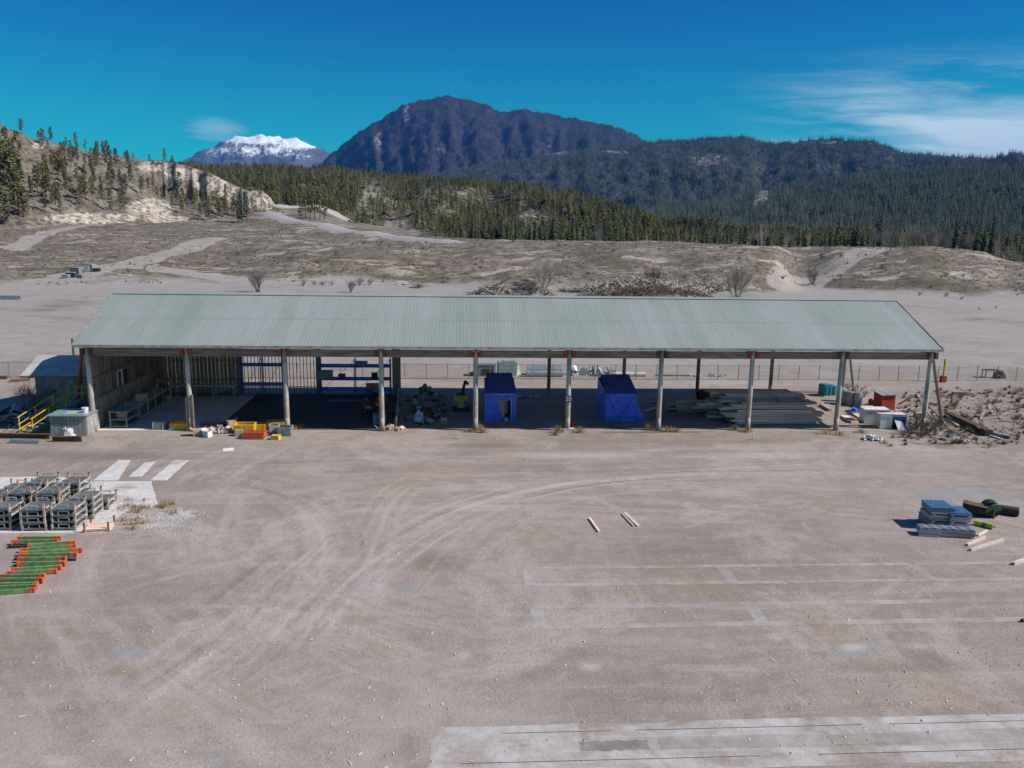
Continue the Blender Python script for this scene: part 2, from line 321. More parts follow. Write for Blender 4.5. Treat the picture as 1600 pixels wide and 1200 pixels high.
# ------------------------------------------------------------------ mesh helpers
class MB:
    def __init__(s): s.v = []; s.f = []
    def add(s, vs, fs):
        o = len(s.v); s.v += [tuple(p) for p in vs]; s.f += [tuple(i+o for i in q) for q in fs]; return s
    def box(s, c, d, rz=0, rx=0, ry=0):
        c = Vector(c); m = Matrix.Rotation(rz, 3, 'Z') @ Matrix.Rotation(ry, 3, 'Y') @ Matrix.Rotation(rx, 3, 'X')
        vs = [c + m @ Vector((sx*d[0]/2, sy*d[1]/2, sz*d[2]/2)) for sz in (-1, 1) for sy in (-1, 1) for sx in (-1, 1)]
        return s.add(vs, [(0, 2, 3, 1), (4, 5, 7, 6), (0, 1, 5, 4), (2, 6, 7, 3), (0, 4, 6, 2), (1, 3, 7, 5)])
    def bar(s, p, q, w, h=None):
        p, q = Vector(p), Vector(q); h = h or w; d = q-p; L = d.length; d.normalize()
        a = d.cross(Vector((0, 0, 1)))
        if a.length < 1e-3: a = Vector((1, 0, 0))
        a.normalize(); u = a.cross(d)
        vs = [e + a*(sx*w/2) + u*(sz*h/2) for e in (p, q) for sz in (-1, 1) for sx in (-1, 1)]
        return s.add(vs, [(0, 2, 3, 1), (4, 5, 7, 6), (0, 1, 5, 4), (2, 6, 7, 3), (0, 4, 6, 2), (1, 3, 7, 5)])
    def tube(s, p, q, r0, r1=None, n=8, cap=True):
        p, q = Vector(p), Vector(q); r1 = r0 if r1 is None else r1; d = (q-p).normalized()
        a = d.orthogonal().normalized(); u = d.cross(a)
        vs = []
        for e, r in ((p, r0), (q, r1)):
            for i in range(n):
                th = 2*math.pi*i/n; vs.append(e + (a*math.cos(th)+u*math.sin(th))*r)
        fs = [(i, (i+1) % n, n+(i+1) % n, n+i) for i in range(n)]
        if cap: fs += [tuple(range(n))[::-1], tuple(range(n, 2*n))]
        return s.add(vs, fs)
    def lathe(s, prof, n=14, c=(0, 0, 0)):
        vs = []; c = Vector(c)
        for r, z in prof:
            for i in range(n):
                th = 2*math.pi*i/n; vs.append(c+Vector((r*math.cos(th), r*math.sin(th), z)))
        fs = [(k*n+i, k*n+(i+1) % n, (k+1)*n+(i+1) % n, (k+1)*n+i) for k in range(len(prof)-1) for i in range(n)]
        fs += [tuple(range(n))[::-1], tuple(range((len(prof)-1)*n, len(prof)*n))]
        return s.add(vs, fs)
    def poly(s, pts, th=0.0):
        """flat polygon with thickness th upwards"""
        n = len(pts); lo = [Vector(p) for p in pts]
        if th == 0: return s.add(lo, [tuple(range(n))])
        hi = [p+Vector((0, 0, th)) for p in lo]
        return s.add(lo+hi, [tuple(range(n))[::-1], tuple(range(n, 2*n))] + [(i, (i+1) % n, n+(i+1) % n, n+i) for i in range(n)])
    def sheet(s, pts, th):
        """a panel through 4 corner points with thickness along its normal"""
        p = [Vector(q) for q in pts]; nn = (p[1]-p[0]).cross(p[3]-p[0]).normalized()*th
        q = [a-nn for a in p]
        return s.add(p+q, [(0, 1, 2, 3), (7, 6, 5, 4)] + [(i, i+4, (i+1) % 4+4, (i+1) % 4) for i in range(4)])
    def mesh(s, name): 
        me = bpy.data.meshes.new(name); me.from_pydata(s.v, [], s.f); me.update(); return me
    def build(s, name, mat, parent=None, smooth=False, loc=None, rot=None):
        me = s.mesh(name); me.materials.append(MATS[mat])
        if smooth: me.polygons.foreach_set('use_smooth', [True]*len(me.polygons))
        return link(name, me, parent, loc, rot)
def link(name, me, parent=None, loc=None, rot=None):
    o = bpy.data.objects.new(name, me); COL.objects.link(o); o.parent = parent
    if loc is not None: o.location = loc
    if rot is not None: o.rotation_euler = rot
    return o
def tag(o, label=None, cat=None, group=None, kind=None):
    if label: o['label'] = label
    if cat: o['category'] = cat
    if group: o['group'] = group
    if kind: o['kind'] = kind
    return o
def thing(name, label, cat, loc=(0, 0, 0), rz=0, group=None):
    o = bpy.data.objects.new(name, None); COL.objects.link(o); o.location = loc; o.rotation_euler = (0, 0, rz); o.empty_display_size = .3
    return tag(o, label, cat, group)
def copy_tree(o, parent=None):
    c = o.copy(); COL.objects.link(c); c.parent = parent
    for ch in o.children: copy_tree(ch, c)
    return c
def box(name, mat, parent, c, d, rz=0, **k): return MB().box(c, d, rz).build(name, mat, parent, **k)
def U(a, b): return random.uniform(a, b)
def struct(o): o['kind'] = 'structure'; return o
def lerp_tab(x, tab):
    if x <= tab[0][0]: return tab[0][1]
    for (a, b), (c, d) in zip(tab, tab[1:]):
        if x <= c: return b+(d-b)*(x-a)/(c-a)
    return tab[-1][1]
def smooth_tab(x, tab):
    if x <= tab[0][0]: return tab[0][1]
    for (a, b), (c, d) in zip(tab, tab[1:]):
        if x <= c:
            t = (x-a)/(c-a); t = t*t*(3-2*t); return b+(d-b)*t
    return tab[-1][1]
def fr(x, y, z, h=1.0, l=2.0, o=6): return MN.fractal(Vector((x, y, z)), h, l, o)

# ------------------------------------------------------------------ ground sheet
TER = {
 -900: [(170, 0), (340, 9), (600, 20), (2000, 30)],
 -200: [(165, 0), (200, 1.5), (340, 9), (500, 14), (2000, 14)],
 0: [(165, 0), (200, 1.5), (340, 8.5), (420, 10), (900, 10)],
 200: [(170, 0), (210, 2.5), (300, 8), (360, 11.0), (500, 12), (900, 12)],
 350: [(175, 0), (215, 3), (300, 8.5), (380, 13), (450, 17), (600, 17), (900, 14)],
 420: [(175, 0), (205, 3.5), (300, 9), (400, 16.4), (450, 20.4), (600, 21), (900, 14)],
 480: [(178, 0), (200, 4.5), (270, 8), (340, 12.4), (420, 16), (480, 21), (600, 21), (900, 14)],
 560: [(178, 0), (200, 5.5), (230, 7), (290, 9.4), (340, 10), (480, 12), (900, 12)],
 690: [(176, 0), (190, 4), (215, 7.6), (240, 8), (300, 7.5), (400, 5), (900, 5)],
 820: [(172, 0), (185, 3.5), (212, 8), (260, 8), (330, 6), (420, 2), (900, 2)],
 1000: [(168, 0), (180, 3), (205, 7.8), (230, 8.4), (280, 8), (350, 2), (900, 0)],
 1150: [(165, 0), (178, 3.5), (200, 7.5), (230, 8.1), (280, 7.5), (350, 2), (900, 0)],
 1212: [(170, 0), (188, 5), (208, 7.6), (240, 7.8), (280, 7), (350, 2), (900, 0)],
 1255: [(186, 0), (212, 1.8), (245, 5.6), (275, 7.0), (330, 6), (400, 1), (900, 0)],
 1320: [(188, 0), (200, 2.5), (225, 6), (250, 8), (300, 7), (360, 2), (900, 0)],
 1450: [(188, 0), (205, 4), (230, 8.2), (260, 8.5), (300, 7), (360, 0), (900, 0)],
 1530: [(190, 0), (205, 3), (230, 7), (250, 7.6), (290, 5), (340, -1), (900, -1)],
 1600: [(192, 0), (205, 1.5), (230, 4.5), (245, 5.2), (280, 2), (330, -2), (900, -1)],
 2400: [(195, 0), (250, 2), (330, -2), (900, -1)]}
TK = sorted(TER)
def terrain(x, y):
    d = math.hypot(x-CAM.x, y-CAM.y)
    if d < 150 or y < 60: return 0.0
    px = px_of(x, y); px = max(TK[0], min(TK[-1], px))
    wob = 6*fr(x*.02, y*.02, 3.1, 1, 2, 3)*min(1, (d-150)/20)
    for a, b in zip(TK, TK[1:]):
        if px <= b: break
    t = (px-a)/(b-a); t = t*t*(3-2*t)
    z = smooth_tab(d+wob, TER[a])*(1-t) + smooth_tab(d+wob, TER[b])*t
    if d < 700 and z > .02:
        k = min(1, z/1.5)
        z += k*(.55*fr(x*.03, y*.06, .7, 1, 2, 4) + .55*abs(fr(x*.10, y*.16, 5.7, .9, 2, 4)) + .28*fr(x*.35, y*.35, 2.2, .8, 2, 3) - .35)
        z = max(z, 0.0) if px < 1500 else z
    return z
def geo(a, b, n): return [a*(b/a)**(i/n) for i in range(1, n+1)]
xs = [-x for x in reversed(geo(250, 17000, 22))] + list(np.arange(-250, 330, 2.2)) + geo(330, 17000, 22)
ys = [-600, -250, -120, -70, -40, -20, 0, 20, 40, 60, 80, 95] + list(np.arange(104, 320, 1.25)) + list(np.arange(320, 620, 8)) + geo(620, 17000, 24)
nx, ny = len(xs), len(ys)
vv = [(x, y, terrain(x, y)) for y in ys for x in xs]
TRK = [([(-120, 168), (0, 176), (90, 190), (180, 212), (260, 240), (330, 275)], 4.2), ([(180, 212), (250, 200), (330, 190), (390, 180), (470, 172)], 3.6), ([(20, 262), (45, 290), (75, 320), (130, 345), (200, 355), (270, 362)], 3), ([(1240, 180), (1262, 196), (1290, 208), (1330, 226), (1378, 254)], 4.5)]
TSEG = []
for pl, w in TRK:
    Q = [at(a, hor(a), d) for a, d in pl]
    TSEG += [((a.x, a.y), (b_.x, b_.y), w) for a, b_ in zip(Q, Q[1:])]
V = np.array([(x, y) for y in ys for x in xs]); tv = np.zeros(len(V))
for a, b_, w in TSEG:
    a, b_ = np.array(a), np.array(b_); d = b_-a; t_ = np.clip(((V-a)@d)/(d@d), 0, 1); dist = np.linalg.norm(V-(a+t_[:, None]*d), axis=1)
    tv = np.maximum(tv, np.clip((w+1.6-dist)/2.6, 0, 1))
ff = [(j*nx+i, j*nx+i+1, (j+1)*nx+i+1, (j+1)*nx+i) for j in range(ny-1) for i in range(nx-1)]
me = bpy.data.meshes.new('ground'); me.from_pydata(vv, [], ff); me.materials.append(MATS['dirt_ground'])
me.polygons.foreach_set('use_smooth', [True]*len(me.polygons))
att = me.attributes.new('track', 'FLOAT', 'POINT'); att.data.foreach_set('value', tv)
ground = struct(link('ground', me)); tag(ground, 'packed grey brown dirt yard rising into scrubby earth berms', 'ground')

def ribbon(name, pts, w, mat, label, lift=.12, n=10):
    """strip draped over the terrain along control points (px, distance)"""
    P = [at(px, hor(px), d) for px, d in pts]; P = [Vector((p.x, p.y, 0)) for p in P]
    out = []
    for i in range(len(P)-1):
        p0, p1, p2, p3 = P[max(i-1, 0)], P[i], P[i+1], P[min(i+2, len(P)-1)]
        for k in range(n):
            t = k/n
            out.append(.5*((2*p1)+(p2-p0)*t+(2*p0-5*p1+4*p2-p3)*t*t+(3*p1-p0-3*p2+p3)*t**3))
    out.append(P[-1]); mb = MB(); nw = 5
    vs = []
    for i, p in enumerate(out):
        tdir = (out[min(i+1, len(out)-1)]-out[max(i-1, 0)]).normalized(); s = Vector((-tdir.y, tdir.x, 0))
        ww = w
        row = [p + s*(ww*kk) for kk in (-.95, -.5, 0, .5, .95)]
        zt = [terrain(q.x, q.y) for q in row]; zc = max(zt[1:4])+lift-1.6*max(0, 1-i/9)
        vs += [Vector((q.x, q.y, zc if 0 < k_ < 4 else min(zz_-.6, zc-.6))) for k_, (q, zz_) in enumerate(zip(row, zt))]
    fs = [(i*nw+k, i*nw+k+1, (i+1)*nw+k+1, (i+1)*nw+k) for i in range(len(out)-1) for k in range(nw-1)]
    mb.add(vs, fs); o = mb.build(name, mat, smooth=True); struct(o); tag(o, label); return o, out
road, road_pts = ribbon('road', [(760, 226), (690, 240), (620, 262), (560, 290), (500, 322), (455, 352), (420, 390), (412, 425), (432, 455), (480, 478), (540, 500)], 7.5, 'asphalt', 'paved grey road curving past the white bluff', .5)
# ------------------------------------------------------------------ hills and mountains
def range_mesh(name, mat, label, ridge, dr, df, zf, px0, px1, nu, nv, amp, nsc, shape=1.15, bare=(), back=.5, flute=None, rn=.0, gully=0):
    """a real hill: columns of points from its foot (nearer) to its ridge line (farther) and down behind"""
    pts = []; ba = []
    for i in range(nu+1):
        px = px0+(px1-px0)*i/nu
        D0, D1 = smooth_tab(px, df), smooth_tab(px, dr); Z0 = zf(px) if callable(zf) else zf
        Z1 = at(px, lerp_tab(px, ridge), D1).z; col = []
        for j in range(nv+1):
            v = 1.35*j/nv
            if v <= 1: d = D0+(D1-D0)*v; z = Z0+(Z1-Z0)*v**shape
            else: d = D1+(D1-D0)*(v-1)*1.5; z = Z1-(Z1-Z0)*(v-1)*back*1.6
            q = at(px, hor(px), d); x, y = q.x, q.y
            w = math.sin(math.pi*min(v, 1))**.8 if v < 1 else .3
            rg = 1-abs(fr(x*nsc, y*nsc, 1.3, 1, 2.1, 6))*1.6
            z += amp*w*(rg-.55) + amp*.35*w*fr(x*nsc*4, y*nsc*4, 4.4, .9, 2, 4) + rn*fr(x*nsc*9, y*nsc*9, 8.8, .8, 2, 4)*min(1, v*3)
            if gully: z -= gully*w*abs(fr(px*.022+v*.5, v*.8, 6.1, .9, 2.1, 5))
            if flute: z, d2 = flute(px, v, x, y, z, Z0, Z1)
            p = Vector((x, y, z)); col.append(p)
            qx, qy = pxpy(p); bv = 0
            for (bx, by, rx, ry, s) in bare: bv = max(bv, s*math.exp(-((qx-bx)/rx)**2-((qy-by)/ry)**2))
            ba.append(bv)
        pts.append(col)
    mb = MB(); n1 = nv+1
    mb.add([p for c in pts for p in c], [(i*n1+j, (i+1)*n1+j, (i+1)*n1+j+1, i*n1+j+1) for i in range(nu) for j in range(nv)])
    o = mb.build(name, mat, smooth=True); struct(o); tag(o, label)
    at_ = o.data.attributes.new('bare', 'FLOAT', 'POINT'); at_.data.foreach_set('value', ba)
    return o, pts, ba
def sample(pts, u, v):           # v: 1 = ridge
    nu, nv = len(pts)-1, len(pts[0])-1
    a = min(max(u, 0), .9999)*nu; b = min(max(v/1.35, 0), .9999)*nv; i, j = int(a), int(b); s, t = a-i, b-j
    return pts[i][j]*(1-s)*(1-t)+pts[i+1][j]*s*(1-t)+pts[i][j+1]*(1-s)*t+pts[i+1][j+1]*s*t
def sample_bare(ba, pts, u, v):
    nu, nv = len(pts)-1, len(pts[0])-1
    return ba[int(round(min(max(u, 0), 1)*nu))*(nv+1)+int(round(min(max(v/1.35, 0), 1)*nv))]

snow_ridge = [(-400, 262), (200, 262), (280, 254), (300, 248), (320, 238), (340, 228), (352, 221), (366, 219), (384, 213), (398, 212), (412, 209), (425, 211), (440, 216), (455, 219), (468, 216), (480, 221), (492, 229), (505, 235), (516, 240), (560, 252), (700, 262), (1100, 268)]
range_mesh('snow_mountain', 'snow_rock', 'distant mountain with snow covered summit', snow_ridge, [(0, 14000)], [(0, 10500)], 0, 120, 760, 190, 60, 300, .0012, 1.1,
           bare=[(415, 215, 95, 13, .97), (470, 225, 54, 11, .82), (400, 236, 110, 15, .62), (340, 236, 40, 14, .56), (460, 244, 60, 12,   .52)], rn=22)
main_ridge = [(-300, 300), (300, 290), (430, 280), (480, 268), (505, 254), (520, 240), (545, 219), (580, 195), (600, 183), (620, 171), (640, 161), (655, 155), (672, 151), (695, 149), (712, 152), (735, 156), (760, 163), (780, 173), (792, 177), (800, 170), (815, 168), (840, 174), (870, 179), (900, 186), (930, 192), (960, 199), (985, 207), (1000, 217), (1030, 232), (1100, 262), (1300, 290), (1900, 300)]
_, P_main, B_main = range_mesh('mountain', 'mountain_forest', 'dark blue forested mountain with a rounded twin summit', main_ridge, [(0, 7000)], [(0, 4300)], 0, 200, 1500, 260, 90, 75, .0036, 1.1,
           bare=[(635, 176, 10, 30, .62), (590, 222, 16, 28, .55), (690, 234, 18, 4, .8), (760, 172, 22, 6, .4), (745, 228, 8, 8, .3), (700, 195, 40, 10, .30), (610, 205, 30, 26, .45), (560, 235, 30, 14, .3), (850, 200, 60, 10, .26), (860, 228, 12, 3, .7), (800, 238, 14, 3, .6)], rn=20, gully=190)
right_ridge = [(300, 330), (560, 300), (700, 268), (800, 250), (880, 236), (960, 228), (1008, 222), (1040, 219), (1080, 217), (1120, 214), (1150, 214), (1170, 219), (1200, 224), (1225, 223), (1245, 219), (1270, 217), (1300, 217), (1330, 219), (1352, 222), (1372, 228), (1390, 237), (1420, 241), (1460, 243), (1520, 247), (1545, 243), (1570, 241), (1600, 243), (1700, 236), (1900, 230), (2300, 240)]
_, P_right, B_right = range_mesh('mountain_ridge', 'ridge_forest', 'long forested ridge with pale rock faces and snow patches', right_ridge, [(560, 4600), (1000, 4600), (1600, 4000)], [(0, 2500)], 0, 560, 2200, 300, 90, 38, .006, 1.05,
           bare=[(870, 239, 40, 4, .75), (960, 238, 40, 4, .75), (1110, 250, 60, 18, .58), (1200, 262, 50, 12, .5), (1290, 222, 40, 4, .7), (980, 215, 10, 3, .7), (860, 270, 60, 8, .4), (1400, 260, 20, 6, .4)], rn=14, gully=48)
foot_ridge = [(700, 372), (880, 358), (960, 345), (1020, 330), (1080, 322), (1150, 312), (1190, 298), (1230, 292), (1280, 284), (1330, 278), (1400, 272), (1480, 264), (1540, 262), (1600, 264), (1750, 258), (2200, 270)]
_, P_foot, B_foot = range_mesh('foothill', 'ridge_forest', 'dark green forested foothill with a pale rock outcrop', foot_ridge, [(900, 2000), (1600, 2200)], [(0, 1000)], -1, 820, 2200, 200, 70, 17, .012, 1.1,
           bare=[(1192, 304, 14, 14, 1.0), (1182, 318, 12, 8, .9), (1430, 283, 14, 7, .65), (1500, 283, 16, 6, .5), (1230, 297, 12, 5, .5)], rn=5)
hill_ridge = [(-100, 262), (250, 262), (330, 264), (420, 268), (500, 272), (560, 274), (620, 280), (700, 287), (760, 293), (830, 298), (880, 303), (915, 318), (960, 336), (1010, 352), (1060, 364), (1150, 375)]
hill_bare = [(585, 300, 20, 10, .95), (610, 318, 16, 10, .95), (570, 318, 12, 12, .85), (620, 352, 26, 14, 1.0), (640, 365, 22, 8, 1.0), (720, 302, 34, 7, .6), (760, 315, 30, 8, .6), (830, 335, 28, 10, .75), (885, 302, 30, 6, .75), (850, 352, 10, 8, .7), (700, 330, 30, 10, .5), (910, 322, 16, 8, .5), (530, 305, 10, 10, .4)]
_, P_hill, B_hill = range_mesh('hill', 'hill_soil', 'pine covered rounded hill with bare sandy patches', hill_ridge, [(250, 1500), (500, 1150), (700, 950), (900, 850), (1100, 760)], [(250, 640), (480, 560), (560, 470), (700, 400), (900, 400), (1100, 480)],
           lambda p: lerp_tab(p, [(400, 20), (480, 19), (560, 10), (690, 3), (850, 1), (1100, -2)]), 200, 1130, 200, 60, 16, .009, 1.0, bare=hill_bare, rn=1.5)
left_ridge = [(-700, 60), (-400, 100), (-150, 150), (0, 186), (30, 203), (60, 216), (120, 231), (180, 243), (230, 250), (270, 257), (300, 263), (330, 272), (352, 283), (375, 293), (392, 300), (412, 299), (424, 310), (432, 324), (445, 330)]
def cliff(px, v, x, y, z, Z0, Z1):
    k = max(0, min(1, (px-205)/50))*max(0, min(1, (440-px)/10))
    if v < 1.0:
        fl = .045*fr(px*.10, .3, .5, .9, 2.2, 4)+.03*fr(px*.45, v*1.5, 2.5, .9, 2, 3)
        vb = .58+fl; top = .82+fl*.8
        pr = .42*v/vb if v < vb else .42+.56*min(1, (v-vb)/(top-vb))+.02*v
        zc = Z0+(Z1-Z0)*pr+.5*fr(x*.15, y*.15, 1, .9, 2, 3)
        z = z*(1-k)+zc*k
    k2 = max(0, 1-abs(px-235)/70)*max(0, 1-abs(v-.34)/.2)
    return z+k2*3, 0
left_bare = [(240, 260, 34, 9, 1.0), (285, 272, 34, 11, 1.1), (330, 288, 30, 15, 1.1), (360, 300, 24, 14, 1.1), (385, 310, 28, 16, 1.2), (415, 316, 20, 14, 1.2), (345, 305, 30, 8, .7), (140, 341, 90, 10, 1.05), (235, 326, 42, 18, 1.1), (260, 343, 40, 8, 1.0), (60, 228, 14, 7, .8), (100, 338, 60, 7, .6), (215, 300, 14, 6, .4), (20, 362, 40, 5, .5)]
_, P_left, B_left = range_mesh('hillside', 'hillside_soil', 'dry eroded hillside with a white clay bluff', left_ridge, [(-400, 520), (0, 480), (100, 490), (200, 505), (300, 480), (350, 452), (400, 428), (445, 416)],
           [(-400, 330), (0, 340), (200, 352), (300, 372), (400, 398), (445, 410)], lambda p: terrain(*at(p, hor(p), smooth_tab(p, [(-400, 330), (0, 340), (200, 352), (300, 372), (400, 398), (445, 410)]))[:2])-1.2,
           -700, 445, 420, 70, 6, .025, .9, bare=left_bare, flute=cliff, rn=.8)

# ------------------------------------------------------------------ trees
def conifer_mesh(seed, kind, H=15.0):
    rnd = random.Random(seed); t = MB(); c = MB(); lean = Vector((rnd.uniform(-.3, .3), rnd.uniform(-.3, .3), H))
    segs = 5
    for k in range(segs):
        a, b = k/segs, (k+1)/segs
        t.tube(lean*a, lean*b, .24*(1-a)+.03, .24*(1-b)+.03, 6, cap=False)
    def leafclump(p, d, L, w, droop):
        d = d.normalized(); s = d.cross(Vector((0, 0, 1))); s = s.normalized() if s.length > .01 else Vector((1, 0, 0))
        tip = p+d*L+Vector((0, 0, -droop*L)); midp = p+d*L*.55+Vector((0, 0, -droop*L*.3))
        up = Vector((0, 0, w*.55))
        c.add([p, midp+s*w, tip, midp-s*w, midp+up, midp-up*.8], [(0, 1, 2, 4), (0, 4, 2, 3), (0, 3, 2, 5), (0, 5, 2, 1)])
    if kind == 'pine':
        base = rnd.uniform(.14, .30)
        for i in range(58):
            f = base+(1-base)*(i/58)**.9; ang = rnd.uniform(0, 6.283); Rr = (1-f)**.55*rnd.uniform(.55, 1.1)*2.7*min(1, (f-base)*5+.45)
            d = Vector((math.cos(ang), math.sin(ang), rnd.uniform(-.05, .35))); p = lean*f
            t.tube(p, p+d*Rr*.8, .05, .02, 3, cap=False)
            for q in range(3):
                a2 = ang+rnd.uniform(-.7, .7); d2 = Vector((math.cos(a2), math.sin(a2), rnd.uniform(-.2, .5)))
                leafclump(p+d*Rr*(.35+.22*q), d2, rnd.uniform(.9, 1.6), rnd.uniform(.42, .72), rnd.uniform(-.1, .2))
        leafclump(lean*.95, Vector((.1, 0, 1)), 1.3, .3, 0)
    else:
        base = rnd.uniform(.05, .16); tiers = 17 if kind == 'spruce' else 9; nb = 8 if kind == 'spruce' else 6
        wid = rnd.uniform(2.0, 2.7)*(1 if kind == 'spruce' else 1.3)
        for i in range(tiers):
            f = base+(1-base)*(i/tiers)
            Rr = wid*((1-f)**.85)*rnd.uniform(.8, 1.12)+.12
            for q in range(nb):
                ang = 6.283*q/nb+rnd.uniform(-.35, .35)+i; L = Rr*rnd.uniform(.6, 1.2)
                leafclump(lean*(f+rnd.uniform(-.015, .02)), Vector((math.cos(ang), math.sin(ang), .12)), L, L*.30+.12, rnd.uniform(.15, .5))
        leafclump(lean*.93, Vector((0.05, 0, 1)), H*.08, .18, 0)
    return t, c
def proto_meshes(kind, n, mat):
    out = []
    for i in range(n):
        t, c = conifer_mesh(100+i*7+len(kind), kind)
        tm = t.mesh('trunk'); tm.materials.append(MATS['bark']); cm = c.mesh('crown'); cm.materials.append(MATS[mat]); out.append((tm, cm))
    return out
PINES = proto_meshes('pine', 5, 'pine_needles'); SPRUCE = proto_meshes('spruce', 4, 'spruce_needles')
def tree(name, protos, p, h, label, group):
    o = thing(name, label, 'tree', (p[0], p[1], p[2]-.3), U(0, 6.28), group)
    s = h/15; wd = U(.85, 1.2); o.scale = (s*wd, s*wd, s)
    tm, cm = random.choice(protos); link('trunk', tm, o); link('crown', cm, o)
    return o
npine = 0
# pines standing on the eroded hillside: most along the ridge and in loose groups on the slope
rng = random.Random(21)
def put_left(px, v, h):
    global npine
    u = (px+700)/1145; p = sample(P_left, u, v)
    zone = 0 if px < 45 and v < .8 else 1 if v > .85 else 2 if px > 215 else 3
    lb, gp = (('tall olive pine in the dense grove at the edge of the eroded hillside', 'pines in the grove'), ('pine standing on the skyline ridge of the eroded hillside', 'pines on the skyline ridge'), ('short pine growing below the white clay bluff', 'pines below the white bluff'), ('scattered pine on the bare brown slope of the eroded hillside', 'pines on the bare slope'))[zone]
    tree('pine_tree', PINES, p, h, lb, gp); npine += 1
spots = []
tries = 0
while len(spots) < 215 and tries < 12000:
    tries += 1
    px = rng.uniform(-60, 425); v = rng.uniform(.04, 1.12); u = (px+700)/1145
    p = sample(P_left, u, v); qx, qy = pxpy(p)
    dens = .35
    if v > .9: dens = .5
    if v > .9 and px > 205: dens = .3
    if px < 42: dens = .95 if qy > 240 else .35
    if 60 < px < 130 and 250 < qy < 320: dens = .75
    if 60 < px < 320 and .2 < v < .52: dens = .6
    if 300 < px < 365 and v < .5: dens = .5
    if px > 380 and v < .95: dens = .08
    if px > 215 and .5 < v < .97: dens = .05
    if 60 < px < 300 and v < .14: dens = .04
    if 40 < px < 70 and v > .5: dens = .1
    if sample_bare(B_left, P_left, u, v) > .6: dens *= .12
    if rng.random() > dens: continue
    if any(abs(px-a) < 4.2 and abs(v-b_) < .05 for a, b_ in spots): continue
    spots.append((px, v))
for px, v in spots: put_left(px, v, (rng.uniform(8, 14) if px < 50 else rng.uniform(5.5, 10.5) if px < 215 else rng.uniform(5.5, 9)) if v < .8 else rng.uniform(5, 9))
for px, d, h in ((378, 352, 15), (386, 356, 10), (372, 360, 9), (471, 372, 9), (485, 372, 11), (492, 380, 13), (500, 376, 12), (478, 390, 10), (507, 384, 10)):
    p = at(px, hor(px), d); tree('pine_tree', PINES if px > 380 else SPRUCE, (p.x, p.y, terrain(p.x, p.y)), h, 'lone dark pine standing beside the curving road', 'pines beside the curving road')
# tree line behind the berms
for i in range(125):
    px = rng.uniform(690, 1640); d = rng.uniform(330, 400) if px > 1000 else rng.uniform(330, 400)
    if px > 1340 and rng.random() < .2: continue
    h = rng.uniform(8, 13)
    if abs(px-1365) < 14: h = rng.uniform(15.7, 17.5)
    if abs(px-1330) < 14: h = 15
    if px > 1480: d = rng.uniform(285, 350); h = rng.uniform(11, 15)
    p = at(px, hor(px), d); tree('spruce_tree', SPRUCE, (p.x, p.y, terrain(p.x, p.y)), h, *(('outstandingly tall conifer rising above the tree line behind the berms', 'tallest conifers of the tree line') if h > 15.6 else ('dark conifer behind the grassy berm end, its foot showing', 'conifers behind the grassy berm end') if px > 1480 else ('conifer in the tree line at the foot of the rounded hill', 'conifers at the foot of the rounded hill') if px < 1000 else ('dark narrow conifer in the tree line behind the earth berms', 'conifers in the tree line behind the berms')))

# the mass of forest on the hills: instanced points
protoC = bpy.data.collections.new('forest_prototypes')
for i in range(5):
    t, c = conifer_mesh(500+i, 'low', 15.0)
    off = len(t.v); t2 = MB(); t2.add(c.v, c.f); t2.add(t.v, t.f)
    mm = t2.mesh('conifer'); mm.materials.append(MATS['forest_needles']); mm.materials.append(MATS['bark'])
    nf = len(c.f)
    for k, pl in enumerate(mm.polygons): pl.material_index = 0 if k < nf else 1
    protoC.objects.link(bpy.data.objects.new('conifer', mm))
for i in range(2):
    t, c = conifer_mesh(560+i, 'pine', 15.0); mm = c.mesh('conifer'); mm.materials.append(MATS['forest_needles']); protoC.objects.link(bpy.data.objects.new('conifer', mm))
protoF = bpy.data.collections.new('far_prototypes')
for i in range(3):
    t, c = conifer_mesh(800+i, 'low', 15.0); mm = c.mesh('conifer'); mm.materials.append(MATS['far_needles']); protoF.objects.link(bpy.data.objects.new('conifer', mm))
def forest(name, label, coll, P, hts):
    me = bpy.data.meshes.new(name); me.from_pydata([tuple(p) for p in P], [], [])
    a = me.attributes.new('hs', 'FLOAT', 'POINT'); a.data.foreach_set('value', [h/15 for h in hts])
    o = link(name, me); tag(o, label, 'forest', kind='stuff')
    ng = bpy.data.node_groups.new(name, 'GeometryNodeTree'); ng.interface.new_socket('Geometry', in_out='INPUT', socket_type='NodeSocketGeometry'); ng.interface.new_socket('Geometry', in_out='OUTPUT', socket_type='NodeSocketGeometry')
    n = ng.nodes; l = ng.links
    gi = n.new('NodeGroupInput'); go = n.new('NodeGroupOutput'); ip = n.new('GeometryNodeInstanceOnPoints'); ci = n.new('GeometryNodeCollectionInfo')
    ci.inputs[0].default_value = coll; ci.inputs[1].default_value = True; ci.inputs[2].default_value = True
    ip.inputs['Pick Instance'].default_value = True
    at_ = n.new('GeometryNodeInputNamedAttribute'); at_.inputs[0].default_value = 'hs'; at_.data_type = 'FLOAT'
    rv = n.new('FunctionNodeRandomValue'); rv.data_type = 'FLOAT_VECTOR'; rv.inputs[0].default_value = (-.04, -.04, 0); rv.inputs[1].default_value = (.04, .04, 6.28)
    mp = n.new('GeometryNodeMeshToPoints')
    l.new(gi.outputs[0], mp.inputs[0]); l.new(mp.outputs[0], ip.inputs['Points']); l.new(ci.outputs[0], ip.inputs['Instance'])
    l.new(at_.outputs[0], ip.inputs['Scale']); l.new(rv.outputs[0], ip.inputs['Rotation']); l.new(ip.outputs[0], go.inputs[0])
    md = o.modifiers.new('scatter', 'NODES'); md.node_group = ng
    return o
FP, FH = [], []
